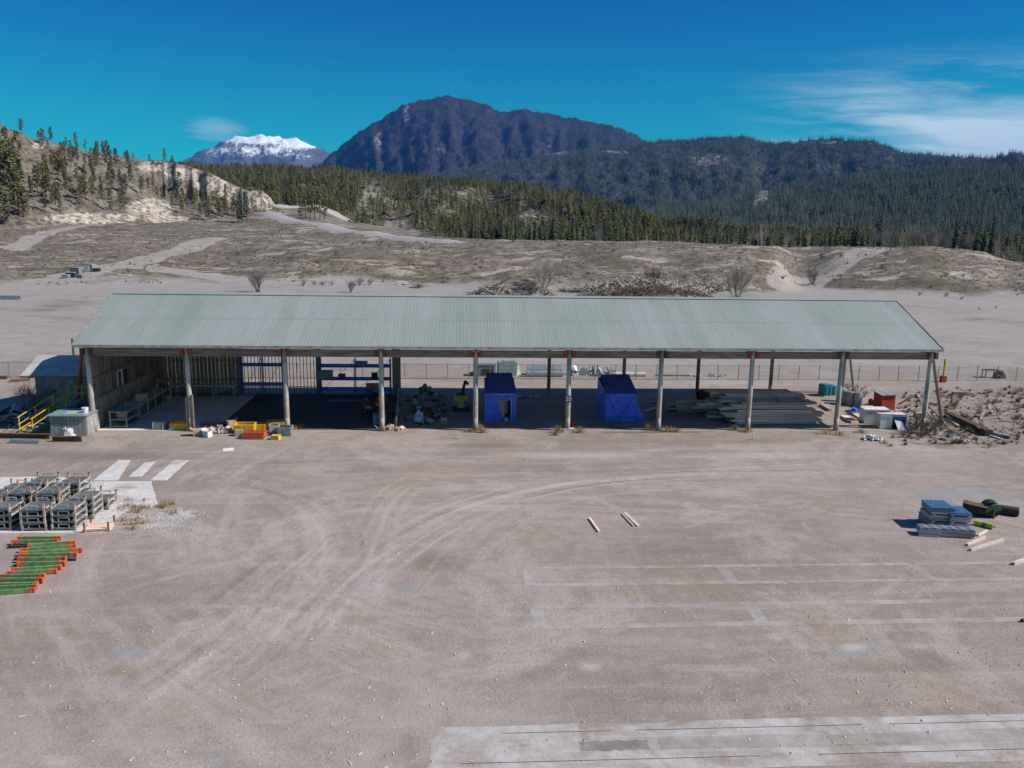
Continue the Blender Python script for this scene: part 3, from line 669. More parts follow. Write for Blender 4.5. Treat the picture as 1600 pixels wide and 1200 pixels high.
while len(FP) < 15000:
    u, v = rng.random(), rng.random()**.8*1.08; p = sample(P_hill, u, v); px = 200+930*u
    bb = sample_bare(B_hill, P_hill, u, v)
    dens = .98 if px < 545 else (.75 if px < 900 else .98)
    dens *= max(.02, 1-1.9*bb)
    if fr(p.x*.012, p.y*.012, 9, 1, 2, 3) < -.25 and px > 545: dens *= .35
    if rng.random() > dens: continue
    FP.append(p); FH.append(rng.uniform(6, 12.5) if px < 545 or px > 900 else rng.uniform(5, 10.5))
for i in range(4200):           # flat wood between the tree line and the foothill
    px = rng.uniform(780, 1750); d = rng.uniform(400, 1000)**1.0
    p = at(px, hor(px), d); FP.append(Vector((p.x, p.y, terrain(p.x, p.y)))); FH.append(rng.uniform(8, 13.5))
forest('forest', 'dense conifer forest covering the rounded hill and valley floor', protoC, FP, FH)
FP, FH = [], []
for PP, BB, n, h0, h1 in ((P_foot, B_foot, 26000, 11, 20), (P_right, B_right, 42000, 14, 26), (P_main, B_main, 15000, 16, 28)):
    k = 0
    while k < n:
        u, v = rng.random(), rng.random()*1.03
        if rng.random() < 1.3*sample_bare(BB, PP, u, v): continue
        FP.append(sample(PP, u, v)); FH.append(rng.uniform(h0, h1)); k += 1
forest('mountain_forest', 'far conifer forest covering the foothill and mountain slopes', protoF, FP, FH)

# bare trees, shrubs, dry weeds
def bare_mesh(seed, H, spread, nst, depth=3, r0=.05):
    rnd = random.Random(seed); m = MB()
    def grow(p, d, L, r, k):
        q = p+d*L; m.tube(p, q, r, r*.6, 3, cap=False)
        if k == 0: return
        for i in range(rnd.randint(2, 4)):
            dd = (d+Vector((rnd.uniform(-1, 1)*.55, rnd.uniform(-1, 1)*.55, rnd.uniform(-.05, .45)))).normalized()
            grow(p+d*L*rnd.uniform(.45, 1), dd, L*rnd.uniform(.55, .8), r*.55, k-1)
    for i in range(nst):
        a = rnd.uniform(0, 6.28); d = Vector((math.cos(a)*spread*rnd.random(), math.sin(a)*spread*rnd.random(), 1)).normalized()
        grow(Vector((rnd.uniform(-.15, .15)*nst**.5*H*.12, rnd.uniform(-.15, .15)*nst**.5*H*.12, 0)), d, H*rnd.uniform(.3, .42), r0, depth)
    return m
BT = [bare_mesh(i, 9, .75, 16, 4, .085).mesh('branches') for i in range(3)]
for b_ in BT: b_.materials.append(MATS['twig_pale'])
for px, d, h, lb in ((852, 166, 8.2, 'large leafless grey tree clump beside the broken debris heap'), (1026, 168, 6.0, 'slim leafless grey tree clump behind the driftwood heap'), (1160, 152, 8.0, 'tall leafless grey tree clump at the end of the driftwood heap'), (398, 158, 5.0, 'thin leafless saplings behind the left of the shed roof'), (545, 156, 3.0, 'low thin leafless saplings just behind the roof ridge'), (1277, 196, 4.2, 'small leafless bush at the foot of the dirt ramp')):
    p = at(px, hor(px), d); o = link('bare_tree', random.choice(BT)); o.location = (p.x, p.y, terrain(p.x, p.y)-.1); o.scale = (h/9,)*3; o.rotation_euler = (0, 0, U(0, 6)); tag(o, lb, 'tree')
AS = [bare_mesh(40+i, 9, .3, 3, 4, .07).mesh('branches') for i in range(3)]
for b_ in AS: b_.materials.append(MATS['twig_pale'])
for i in range(80):
    px = rng.uniform(1360, 1530) if i < 60 else rng.choice((rng.uniform(1130, 1330), rng.uniform(930, 960), rng.uniform(1555, 1600))); d = rng.uniform(290, 318)
    p = at(px, hor(px), d); o = link('aspen_tree', random.choice(AS)); h = rng.uniform(7, 10); o.location = (p.x, p.y, terrain(p.x, p.y)-.2); o.scale = (h/9,)*3; o.rotation_euler = (0, 0, U(0, 6))
    tag(o, 'leafless pale aspen in front of the dark conifer tree line', 'tree', 'leafless aspens before the conifers')
BU = [bare_mesh(70+i, 1.6, 1.1, 16, 2, .02).mesh('twigs') for i in range(3)]
for b_ in BU: b_.materials.append(MATS['twig'])
def bush(p, h, label, group=None, mat=None):
    o = link('dry_bush', random.choice(BU)); o.location = p; o.scale = (h/1.6*U(.9, 1.3), h/1.6*U(.9, 1.3), h/1.6); o.rotation_euler = (0, 0, U(0, 6)); tag(o, label, 'bush', group); return o
for i in range(70):
    px = rng.uniform(-20, 1620); d = rng.uniform(176, 240); p = at(px, hor(px), d); zt = terrain(p.x, p.y)
    if zt < .3: continue
    bush((p.x, p.y, zt-.05), rng.uniform(.7, 2.0), 'small leafless brown bush growing on the earth berm', 'bushes on the earth berms')
for px, d, h in ((470, 172, 2.2), (500, 172, 1.6), (560, 173, 2.6), (575, 174, 2.2), (515, 172, 1.8), (488, 174, 1.7)):
    p = at(px, hor(px), d); bush((p.x, p.y, terrain(p.x, p.y)), h, 'reddish brown leafless bush at the foot of the berm behind the roof', 'reddish bushes at the foot of the berm')
for px, py, h in ((1437, 462, 1.3), (1478, 464, 1.5), (1502, 468, 1.0), (1518, 455, 1.3), (1545, 461, .9), (1555, 482, .8), (1530, 484, .7), (1590, 452, 1.6), (1565, 450, 1.4), (1548, 455, 1.)):
    p = g(px, py); bush(p, h, 'low leafless bush on the open gravel flat behind the shed', 'bushes on the gravel flat')

# dry scrub growing over the berms: instanced tufts
protoS = bpy.data.collections.new('scrub_prototypes')
for i in range(4):
    m = MB(); rnd = random.Random(900+i)
    for k in range(46):
        a = rnd.uniform(0, 6.28); r = rnd.random()*.45; x, y = math.cos(a)*r, math.sin(a)*r; tip = Vector((x*1.9, y*1.9, rnd.uniform(.35, 1.0)*(1-r*.6))); sd_ = Vector((math.sin(a), -math.cos(a), 0))*.05
        m.add([Vector((x*.5, y*.5, 0))-sd_, Vector((x*.5, y*.5, 0))+sd_, tip], [(0, 1, 2)])
    mm = m.mesh('tuft'); mm.materials.append(MATS[('twig', 'dry_grass', 'twig', 'scrub_green')[i]]); protoS.objects.link(bpy.data.objects.new('tuft', mm))
FP, FH = [], []
while len(FP) < 11000:
    px = rng.uniform(-60, 1660); d = rng.uniform(168, 330); p = at(px, hor(px), d); zt = terrain(p.x, p.y)
    if zt < .25 or fr(p.x*.05, p.y*.05, 11, 1, 2, 3) < rng.uniform(-.35, .6): continue
    FP.append(Vector((p.x, p.y, zt-.05))); FH.append(15*(.14+.6*rng.random()**4))
so_ = forest('scrub', 'dry brown scrub growing over the earth berms', protoS, FP, FH); so_['category'] = 'scrub'

# ------------------------------------------------------------------ the open shed
BAY, DEP, EAVE, RIDGE, OV, OL, ORR = 6.0, 11.76, 5.58, 8.21, .656, .56, .38
HALF = DEP/2; SL = (RIDGE-EAVE)/(HALF+OV); LEN = 9*BAY+OL+ORR
def roof_z(y): return EAVE+(OV+y)*SL if y <= HALF else EAVE+(DEP+OV-y)*SL
shed = thing('open_shed', 'long open sided timber shed with grey green metal roof', 'shed')
# roof: ribbed metal sheets, one object each
nsh = 61; sw = LEN/nsh; run = math.hypot(HALF+OV, RIDGE-EAVE); ang = math.atan(SL)
def sheet_mesh():
    prof = []; nr = 4; w = sw/nr
    for k in range(nr):
        x = k*w; prof += [(x, 0), (x+w*.62, 0), (x+w*.70, .005), (x+w*.88, .005), (x+w*.96, 0)]
    prof.append((sw+.02, .004)); n = len(prof); m = MB()
    for y0_, y1_, dz in ((0, run*.5, 0), (run*.49, run+.02, .009)): m.add([(x, y0_, z+dz) for x, z in prof]+[(x, y1_, z+dz*.6) for x, z in prof], [(i, i+1, n+i+1, n+i) for i in range(n-1)])
    return m.mesh('roof_sheet')
rs = sheet_mesh(); rs.materials.append(MATS['roofing'])
roof_deck = MB()
for s in (0, 1):
    a = [(-OL+.05, -OV+.08, EAVE-.05), (9*BAY+ORR-.05, -OV+.08, EAVE-.05), (9*BAY+ORR-.05, HALF, RIDGE-.03), (-OL+.05, HALF, RIDGE-.03)]
    if s: a = [(x, DEP-y, z) for x, y, z in a][::-1]
    roof_deck.sheet(a, .05)
roof_deck.build('roof_deck', 'roof_underside', shed)
for i in range(nsh):
    link('roof_sheet', rs, shed, (-OL+i*sw, -OV, EAVE+U(0, .006)), (ang, 0, 0))
    link('roof_sheet', rs, shed, (-OL+(i+1)*sw, DEP+OV, EAVE+U(0, .006)), (ang, 0, math.pi))
mr = MB()
for s in (-1, 1): mr.sheet([(-OL, HALF, RIDGE+.07), (9*BAY+ORR, HALF, RIDGE+.07), (9*BAY+ORR, HALF+s*.28, RIDGE+.07-.28*SL), (-OL, HALF+s*.28, RIDGE+.07-.28*SL)][::s], .012)
mr.build('ridge_cap', 'roofing', shed)
for s in (0, 1):
    y = -OV-.03 if s == 0 else DEP+OV+.03
    MB().box((LEN/2-OL, y, EAVE-.06), (LEN, .06, .17)).build('eave_trim', 'grey_metal', shed)
for x in (-OL-.015, 9*BAY+ORR+.015):
    for s in (0, 1):
        p, q = Vector((x, -OV, EAVE-.06)), Vector((x, HALF, RIDGE-.06))
        if s: p.y, q.y = DEP-p.y, DEP-q.y
        MB().bar(p, q, .05, .22).build('rake_trim', 'grey_metal', shed)
# posts
pm_ = MB(); prev = None
for k in range(6): pm_.tube((0, 0, -.05+k*.93), (0, 0, -.05+(k+1)*.93), .17-.004*k, .17-.004*(k+1), 12, cap=(k in (0, 5)))
pmesh = pm_.mesh('post'); pmesh.materials.append(MATS['post_paint']); pmesh.polygons.foreach_set('use_smooth', [len(p.vertices) == 4 for p in pmesh.polygons])
bk = MB()
for s in (-1, 1): bk.box((s*.27, -.20, 5.1), (.20, .03, .46)); bk.box((s*.19, 0, 5.1), (.03, .34, .46))
bkm = bk.mesh('bracket'); bkm.materials.append(MATS['rust'])
bkr = bkm.copy(); bkr.materials.clear(); bkr.materials.append(MATS['red'])
for i in range(10):
    link('post', pmesh, shed, (i*BAY, 0, 0), (0, 0, U(0, 6)))
    link('bracket', bkr if i in (1, 2, 4, 5, 7) else bkm, shed, (i*BAY, 0, 0))
    if i >= 5: MB().tube((i*BAY, DEP, -.05), (i*BAY, DEP, 5.2), .15, .13, 10).build('post', 'wood', shed, smooth=False)
    elif i == 4: pass
    else: MB().box((i*BAY, DEP, 2.6), (.38, .3, 5.3)).build('post', 'wood', shed)
MB().box((18.1, 10.6, 2.6), (.62, .4, 5.2)).build('post', 'wood', shed)
# headers, rafters, braces
for i in range(9):
    MB().box((i*BAY+BAY/2, -.05, 5.06+U(-.012, .012)), (BAY-.34, .14, .46)).build('header_beam', 'wood_x', shed)
    MB().box((i*BAY+BAY/2, .12, 4.98), (BAY-.02, .10, .36)).build('header_beam', 'wood_x', shed)
    MB().box((i*BAY+BAY/2, DEP+.02, 5.08), (BAY-.02, .16, .42)).build('header_beam', 'wood_x', shed)
for i in range(10):
    for s in (0, 1):
        p, q = Vector((i*BAY, -.3, roof_z(-.3)-.32)), Vector((i*BAY, HALF, roof_z(HALF)-.32))
        if s: p.y, q.y = DEP-p.y, DEP-q.y
        MB().bar(p, q, .14, .36).build('rafter', 'wood', shed)
    MB().bar((i*BAY+.0, .1, 5.25), (i*BAY, DEP-.1, 5.25), .12, .24).build('tie_beam', 'wood', shed)
def P_y(px, py, y):
    d = ray(px, py); t = (y-CAM.y)/d.y; return CAM+d*t
b0 = g(122, 641); MB().tube((-.35, .0, 5.1), (b0.x, b0.y, 0), .10, .10, 8).build('brace', 'red', shed)
b1 = g(114, 641); MB().tube((-.1, .4, 5.1), (b1.x, b1.y, 0), .09, .09, 8).build('brace', 'post_paint', shed)
b2 = g(1472, 661); MB().tube((54.1, 0, 5.1), (b2.x, b2.y, 0), .11, .11, 8).build('brace', 'wood', shed)
b3 = g(1334, 612); MB().tube((54, DEP, 4.9), (b3.x, b3.y, 0), .1, .1, 8).build('brace', 'wood', shed)
b4 = g(149, 668); MB().bar((.1, .25, 2.9), (b4.x+.25, b4.y+.2, 0), .22, .14).build('brace', 'wood', shed)
MB().box((6.2, -.12, 1.2), (.09, .14, 2.4)).build('post_splint', 'wood', shed); MB().box((5.82, -.06, 1.1), (.09, .14, 2.2)).build('post_splint', 'wood', shed)
# left wall: rough vertical planks over a plywood dado, a window and an opening
n = 38; pw = DEP/n
for k in range(n):
    y = (k+.5)*pw; top = roof_z(y)-.28-U(0, .10)
    z0 = 1.9
    if 3.9 < y < 4.7: z0 = 3.15
    if 4.9 < y < 5.7: z0 = 3.05
    MB().box((U(-.012, .012), y, (z0+top)/2), (.035, pw-.022, top-z0)).build('wall_plank', 'barn_wood', shed)
for k in range(5):
    y = (k+.5)*DEP/5; MB().box((.05, y, .98+U(-.03, .03)), (.022, DEP/5-.02, 1.94)).build('plywood_panel', 'plywood', shed)
wf = MB()
for a in (3.92, 4.66): wf.box((.02, a, 2.55), (.09, .07, 1.2))
for a in (1.97, 3.12): wf.box((.02, 4.29, a), (.09, .67, .07))
w_ = wf.build('window', 'white_paint', shed); box('pane', 'glass_pane', w_, (0, 4.29, 2.55), (.02, .66, 1.08))
MB().box((-.02, 5.3, 2.48), (.02, .76, 1.12)).build('opening_shade', 'dark', shed)  # dark panel stands in for the shade inside the wall opening
for za in (2.0, 3.3, 4.6): MB().box((.06, DEP/2, za), (.05, DEP-.1, .12)).build('wall_girt', 'wood', shed)
MB().bar((.10, 5.2, 3.3), (.10, 11.4, 3.75), .06, .16).build('wall_girt', 'wood', shed)
# rear wall of the first bay, pale strip above, slatted second bay
for k in range(20):
    w = 6.0/20; MB().box(((k+.5)*w, DEP-.18+U(-.01, .01), 2.1), (w-.022, .035, 4.2)).build('wall_plank', 'barn_wood', shed)
MB().box((3.0, DEP-.17, 4.52), (5.6, .03, .6)).build('clear_panel', 'siding', shed)
for za in (1.1, 2.6, 4.2): MB().box((3.0, DEP-.24, za), (5.9, .07, .12)).build('wall_girt', 'wood', shed)
for k in range(21):
    x = 6.35+k*.265; MB().box((x, DEP-.1, 2.45), (.05, .06, 4.9)).build('slat', 'barn_wood', shed)
for za in (.5, 2.9): MB().box((9.0, DEP-.05, za), (5.7, .04, .06)).build('wall_girt', 'barn_wood', shed)
MB().box((8.0, DEP-.25, 4.42), (2.2, .03, .55)).build('tarp_strip', 'tarp_dark', shed)
# low partition rail between the open and enclosed bays
MB().bar((18.9, .5, .75), (18.3, 10.2, .75), .10, .12).build('partition_rail', 'pale_steel', shed)
for yy in (.6, 3, 5.5, 8, 10): MB().box((18.9-.06*yy, yy, .37), (.08, .08, .74)).build('partition_leg', 'pale_steel', shed)
# number sign on the sixth post
sg = thing('number_sign', 'small dark blue square sign with a white number on a post', 'sign', (30, -.2, 2.15))
box('panel', 'sign_blue', sg, (0, 0, 0), (.44, .03, .46))
cu = bpy.data.curves.new('digits', 'FONT'); cu.body = '20'; cu.size = .34; cu.align_x = 'CENTER'; cu.align_y = 'CENTER'; cu.extrude = .003
tmp = bpy.data.objects.new('digits', cu); COL.objects.link(tmp); dg = bpy.context.evaluated_depsgraph_get()
tme = bpy.data.meshes.new_from_object(tmp.evaluated_get(dg)); bpy.data.objects.remove(tmp); tme.materials.clear(); tme.materials.append(MATS['white_paint'])
link('digits', tme, sg, (0, -.021, 0), (math.pi/2, 0, 0))
# interior floor: dirt sheet darker than the yard, beside the slab
o = MB().poly([(7.31, .3, .004), (18.6, .3, .004), (18.2, 11.4, .004), (7.31, 11.4, .004)]).build('shed_floor', 'dark_dirt'); struct(o); tag(o, 'darker dirt floor beside the concrete slab in the shed')
sl_ = MB().poly([(.12, .15, .0), (7.3, .15, .0), (7.3, 10.6, .0), (.12, 10.6, .0)], .02).build('concrete_slab', 'slab'); struct(sl_); tag(sl_, 'smooth grey concrete floor slab in the first shed bay')
o = MB().box((27.3, -.02, -.045), (53.2, .34, .11)).build('concrete_curb', 'concrete_thin'); struct(o); tag(o, 'thin concrete curb line under the front posts')

# ------------------------------------------------------------------ annex hut, stairs, lean shed at the left end
h0 = g(60, 641)
hut = thing('site_hut', 'small grey metal clad hut beside the end of the long shed', 'hut', (h0.x, h0.y, 0))
HW, HD, HE = -h0.x-.5, 4.2, 2.55
for k in range(9):
    w = HW/9; MB().box(((k+.5)*w, 0, HE/2), (w-.012, .05, HE)).build('siding_panel', 'siding', hut)
for k in range(6):
    w = HD/6; MB().box((0, (k+.5)*w, HE/2), (.05, w-.012, HE)).build('siding_panel', 'siding', hut); MB().box((HW, (k+.5)*w, HE/2), (.05, w-.012, HE)).build('siding_panel', 'siding', hut)
MB().box((HW/2, HD, HE/2), (HW, .05, HE)).build('rear_wall', 'siding', hut)
for s in (0, 1):
    a = [(-.7, -.55, HE), (HW+.3, -.55, HE), (HW+.3, HD/2, HE+1.0), (-.7, HD/2, HE+1.0)]
    if s: a = [(x, HD-y, z) for x, y, z in a][::-1]
    MB().sheet(a, .07).build('roof_slope', 'hut_roof', hut)
MB().box((HW/2-.2, -.56, HE-.08), (HW+1.0, .05, .16)).build('fascia', 'wood_x', hut)
for s in (0, HW): MB().add([(s, 0, HE), (s, HD, HE), (s, HD/2, HE+.95)], [(0, 1, 2)]).build('gable', 'siding', hut)
fw = box('window', 'dark', hut, (1.0, -.03, 1.25), (.7, .06, .4)); box('pane', 'glass_pane', fw, (1.0, -.065, 1.25), (.58, .02, .3))
fw = box('window', 'dark', hut, (3.5, -.03, 2.2), (.75, .06, .42)); box('pane', 'glass_pane', fw, (3.5, -.065, 2.2), (.62, .02, .32))
box('door', 'rust', hut, (5.2 if HW > 5.8 else HW-.8, -.035, 1.55), (.8, .05, 1.6))
MB().tube((.6, HD+.3, 0), (.6, HD+.3, 4.4), .09, .09, 8).build('flue_pipe', 'rust', hut)
o = MB().box((HW*.6, -.029, 1.18), (HW*.75, .012, .05)).build('trim_strip', 'grey_metal', hut)
# stairs
s0, s1 = g(40, 677), g(78, 664)
st = thing('stairway', 'green metal stairs with yellow handrails climbing to the hut', 'stairs', (s0.x, s0.y, 0))
top = Vector((-2.4-s0.x, 3.2-s0.y, 1.35)); dirv = Vector((top.x, top.y, 0)).normalized(); sd = Vector((-dirv.y, dirv.x, 0))
Ls = math.hypot(top.x, top.y); W2 = .55
for k in range(9):
    f = (k+.6)/9; p = dirv*Ls*f; MB().box((p.x, p.y, 1.35*f), (.30, 1.06, .035), math.atan2(dirv.y, dirv.x)).build('tread', 'teal_steel', st)
for s in (-1, 1):
    o_ = sd*(W2*s); tp = Vector((top.x, top.y, 1.35))
    MB().bar(o_+Vector((0, 0, .1)), o_+tp, .05, .2).build('stringer', 'yellow' if s > 0 else 'teal_steel', st)
    r = MB(); r.tube(o_+Vector((0, 0, .95)), o_+tp+Vector((0, 0, .95)), .035, .035, 6); r.tube(o_+Vector((0, 0, .5)), o_+tp+Vector((0, 0, .5)), .03, .03, 6)
    r.build('handrail', 'yellow', st)
    for f in (0.02, .33, .66, .98):
        p = o_+dirv*Ls*f; MB().tube((p.x, p.y, 1.35*f-.02 if f > .1 else 0), (p.x, p.y, 1.35*f+.97), .035, .035, 6).build('rail_post', 'yellow', st)
MB().box((top.x+.9, top.y+.6, 1.33), (1.9, 2.0, .06)).build('landing', 'wood_x', st)
for a, b_ in ((.1, -.3), (1.75, -.3), (.1, 1.5), (1.75, 1.5)): MB().box((top.x+a, top.y+b_, .65), (.1, .1, 1.3)).build('landing_leg', 'wood', st)
r = MB()
for zz_ in (1.85, 2.3): r.tube((top.x, top.y-.36, zz_), (top.x+1.8, top.y-.36, zz_), .03, .03, 6)
r.build('landing_rail', 'yellow', st)
for a in (.9, 1.8): MB().tube((top.x+a, top.y-.36, 1.3), (top.x+a, top.y-.36, 2.3), .03, .03, 6).build('rail_post', 'yellow', st)
# low corrugated box shed
q0, q1 = g(80, 681), g(137, 681); LW = q1.x-q0.x
lb = thing('corrugated_bunker', 'low corrugated metal box with a flat patched roof', 'storage box', (q0.x, q0.y, 0))
nb = 9
for k in range(nb):
    w = LW/nb; MB().box(((k+.5)*w, U(-.008, .008), .62), (w-.02, .045, 1.24)).build('metal_panel', 'siding', lb)
    MB().box(((k+.5)*w, 1.7, .62), (w-.02, .045, 1.24)).build('metal_panel', 'siding', lb)
for x in (0, LW):
    for k in range(6): MB().box((x, .03+(k+.5)*1.64/6, .62), (.045, 1.64/6-.02, 1.24)).build('metal_panel', 'pale_steel' if x else 'siding', lb)
MB().box((LW/2, .85, 1.29), (LW+.25, 2.05, .06), 0).build('roof_panel', 'teal_steel', lb)
MB().box((LW/2+.3, .55, 1.345), (LW*.55, .9, .03), .1).build('roof_patch', 'hut_roof', lb)
bkt = MB().lathe([(.16, 0), (.20, .34), (.21, .35)], 12).build('bucket', 'white_paint', loc=(q1.x-.25, q0.y+.5, 1.32)); tag(bkt, 'white plastic bucket standing on the corrugated metal box', 'bucket')
def rag(name, mat, loc, sx, sy, sz, label, cat, group=None, seed=1, par=None):
    """crumpled cloth, sack or bagged lump"""
    m = MB(); nu, nv = 14, 8; vs = []
    for j in range(nv+1):
        ph = math.pi/2*j/nv
        for i in range(nu):
            th = 2*math.pi*i/nu; d = Vector((math.cos(th)*math.cos(ph), math.sin(th)*math.cos(ph), math.sin(ph)))
            k = 1+.38*fr(d.x*1.6+seed*3, d.y*1.6, d.z*1.6, .8, 2, 4); vs.append((d.x*sx*k, d.y*sy*k, max(0, d.z*sz*k)))
    m.add(vs, [(j*nu+i, j*nu+(i+1) % nu, (j+1)*nu+(i+1) % nu, (j+1)*nu+i) for j in range(nv) for i in range(nu)])
    o = m.build(name, mat, par, loc=loc); 
    if par is None: tag(o, label, cat, group)
    return o
p = g(100, 657); rag('cloth_bag', 'plastic_white', (q0.x+1.1, q0.y-.22, 0), .45, .22, .55, 'crumpled pale bag leaning on the front of the corrugated metal box', 'bag', seed=4)

# ------------------------------------------------------------------ steel rails and bundle at the left edge
for (a, b_, h, lb_) in (((-30, 684), (78, 686), .32, 'long rusty steel beam lying below the hut stairs'), ((82, 690), (128, 690), .34, 'short rusty steel beam lying in front of the corrugated box')):
    p, q = g(*a), g(*b_); m = MB(); z = h
    m.bar(p+Vector((0, 0, z/2)), q+Vector((0, 0, z/2)), .03, z-.06); m.bar(p+Vector((0, 0, .02)), q+Vector((0, 0, .02)), .22, .04); m.bar(p+Vector((0, 0, z-.02)), q+Vector((0, 0, z-.02)), .22, .04)
    tag(m.build('steel_beam', 'rust'), lb_, 'steel beam')
p, q = g(16, 693), g(61, 694); bd = thing('pipe_bundle', 'bundle of grey metal channels lying in front of the rusty beam', 'pipes', p)
for k in range(3):
    for j in range(2): MB().bar((0, k*.14, .06+j*.12), (q.x-p.x, q.y-p.y+k*.14, .06+j*.12), .11, .10).build('channel', 'galv', bd)

# ------------------------------------------------------------------ concrete pads and yard paving
def pad(name, mat, pts, label, z=.009, th=0):
    o = MB().poly([(x, y, z) for x, y in pts], th).build(name, mat); struct(o); tag(o, label); return o
def rect(name, mat, x0, y0, x1, y1, label, z=.009): return pad(name, mat, [(x0, y0), (x1, y0), (x1, y1), (x0, y1)], label, z)
A, B, C_, D_ = g(165, 832), g(236, 752), g(-260, 832), g(-60, 752)
def ragged(pts, amp=.12, n=14, seed=0):
    rnd = random.Random(seed); out = []
    for i in range(len(pts)):
        a, b_ = Vector((*pts[i], 0)), Vector((*pts[(i+1) % len(pts)], 0)); nn = Vector((-(b_-a).y, (b_-a).x, 0)).normalized()
        for k in range(n):
            q = a.lerp(b_, k/n)+nn*rnd.uniform(-amp, amp)*(0 if k == 0 else 1); out.append((q.x, q.y))
    return out
pad('concrete_pad', 'concrete_white', ragged([(C_.x, A.y), (A.x, A.y), (A.x+.9, -13.6), (B.x, B.y), (3.2, B.y), (2.6, -9.4), (-8, -9.3)], .03, 24, 1), 'white concrete pad under the stacked stillages')
for k, (a, b_, c_, d_) in enumerate((((145, 751), (184, 751), (205, 719), (186, 719)), ((201, 745), (222, 745), (244, 721), (226, 723)), ((234, 751), (261, 751), (296, 719), (273, 719)))):
    P4 = [g(*w_) for w_ in (a, b_, c_, d_)]; pad('concrete_strip', 'concrete_white', ragged([(p.x, p.y) for p in P4], .025, 26, 20+k), 'white concrete strip running back from the pad', .0095)
P4 = [g(*w_) for w_ in ((195, 822), (268, 824), (312, 798), (240, 792))]; pad('concrete_patch', 'concrete_pale', ragged([(p.x, p.y) for p in P4], .3, 10, 31), 'broken worn concrete patch beside the white pad')
P4 = [g(*w_) for w_ in ((172, 826), (205, 830), (238, 792), (214, 788))]; pad('gravel_patch', 'concrete_thin', ragged([(p.x, p.y) for p in P4], .3, 10, 33), 'weedy gravel strip between pad and broken patch', .0125)
# footing outlines
def outline(pyb, pyf, xl, xs_, w1, w2, label, k):
    yb, yf = g(1100, pyb).y, g(1100, pyf).y; X1 = 66
    rect('concrete_footing', 'concrete_thin', xl, yb-w1/2, X1, yb+w1/2, label+', far side'); rect('concrete_footing', 'concrete_thin', xl+.15, yf-w1/2, X1, yf+w1/2, label+', near side')
    for i, x in enumerate(xs_): rect('concrete_footing', 'concrete_thin', x-w2/2, yf, x+w2/2, yb, label+', cross strip', .0065)
xx = lambda px, py: g(px, py).x
outline(885, 911, xx(822, 886), [xx(826, 898), xx(1136, 897), xx(1441, 894)], .26, .42, 'worn concrete footing flush with the yard, nearer the shed', 0)
outline(945, 976, xx(833, 948), [xx(840, 961), xx(1181, 958), xx(1535, 953)], .34, .46, 'worn concrete footing flush with the yard, in the middle of the yard', 1)
yA, yB = g(1100, 1127).y, g(1100, 1152).y; yC, yD = g(1100, 1172).y, g(1100, 1192).y
x0 = xx(672, 1165)
pad('concrete_pad', 'concrete_pale', ragged([(x0, yB), (66, yB), (66, yA), (x0+.2, yA)], .05, 24, 5), 'long pale worn concrete beam pad, its far strip')
pad('concrete_pad', 'concrete_pale', ragged([(x0-.1, yD-.25), (66, yD-.25), (66, yC), (x0, yC)], .05, 24, 6), 'long pale worn concrete beam pad, its near strip')
pad('concrete_pad', 'concrete_pale', ragged([(x0+.02, yC-.1), (x0+5.2, yC-.1), (x0+5.2, yB+.1), (x0+.02, yB+.1)], .0, 6, 7), 'pale concrete end of the long beam pad', .0068)
pad('concrete_pad', 'concrete_thin', [(x0+5.0, yC-.1), (66, yC-.1), (66, yB+.1), (x0+5.0, yB+.1)], 'gravelly middle of the long beam pad', .0055)
for a_, b2_, mt_ in ((905, 1012, 'asphalt_dark'), (1030, 1190, 'track_dirt'), (1300, 1420, 'track_dirt')):
    pad('infill_panel', mt_, ragged([(xx(a_, 1160), yC+.08), (xx(b2_, 1160), yC+.08), (xx(b2_, 1160), yB-.05), (xx(a_, 1160), yB-.05)], .04, 12, a_), 'worn infill panel in the middle of the long beam pad', .0108)
for yy, xa in ((yA-.33, x0+1.9), (yD+.2, x0+.8)):
    xcur = xa
    while xcur < 60:
        L = U(2.5, 9); rect('embedded_rail', 'rust', xcur, yy-.012, xcur+L, yy+.012, 'thin rusty rail set into the long beam pad', .0135); xcur += L+U(.1, 1.6)

def catmull(P, n=10):
    out = []
    for i in range(len(P)-1):
        p0, p1, p2, p3 = P[max(i-1, 0)], P[i], P[i+1], P[min(i+2, len(P)-1)]
        for k in range(n):
            t = k/n; out.append(.5*((2*p1)+(p2-p0)*t+(2*p0-5*p1+4*p2-p3)*t*t+(3*p1-p0-3*p2+p3)*t**3))
    return out+[P[-1]]
BANDS = [([(380, 1130), (470, 1010), (520, 940), (600, 870), (700, 810), (830, 768), (960, 748), (1150, 738), (1420, 728)], 6.5, .85),
 ([(400, 1040), (490, 940), (535, 865), (515, 805), (440, 768), (335, 746), (250, 738)], 4.2, .85), ([(250, 1150), (390, 1010), (465, 910), (478, 835), (430, 783), (345, 757)], 3.6, .8),
 ([(540, 1060), (560, 950), (580, 870), (600, 805), (640, 760), (720, 722)], 3.4, .8), ([(620, 1010), (690, 905), (750, 838), (840, 786), (960, 758), (1180, 748)], 3.4, .6),
 ([(0, 1250), (200, 1090), (350, 985), (450, 905), (510, 850), (540, 790)], 9.0, .8), ([(200, 728), (560, 716), (900, 712), (1250, 706), (1640, 700)], 3.6, .55),
 ([(880, 1100), (1060, 1058), (1280, 1030), (1560, 1010)], 5.0, .45), ([(640, 870), (800, 835), (1000, 815), (1250, 800), (1420, 780)], 4.5, .4), ([(-60, 1010), (120, 950), (300, 900), (460, 860), (640, 800)], 6, .55), ([(120, 1230), (330, 1120), (520, 1060), (800, 1010), (1200, 1000)], 7, .4), ([(700, 1080), (860, 1000), (1000, 930), (1130, 870)], 5, .35), ([(900, 700), (1100, 690), (1350, 694), (1620, 720)], 3, .4)]
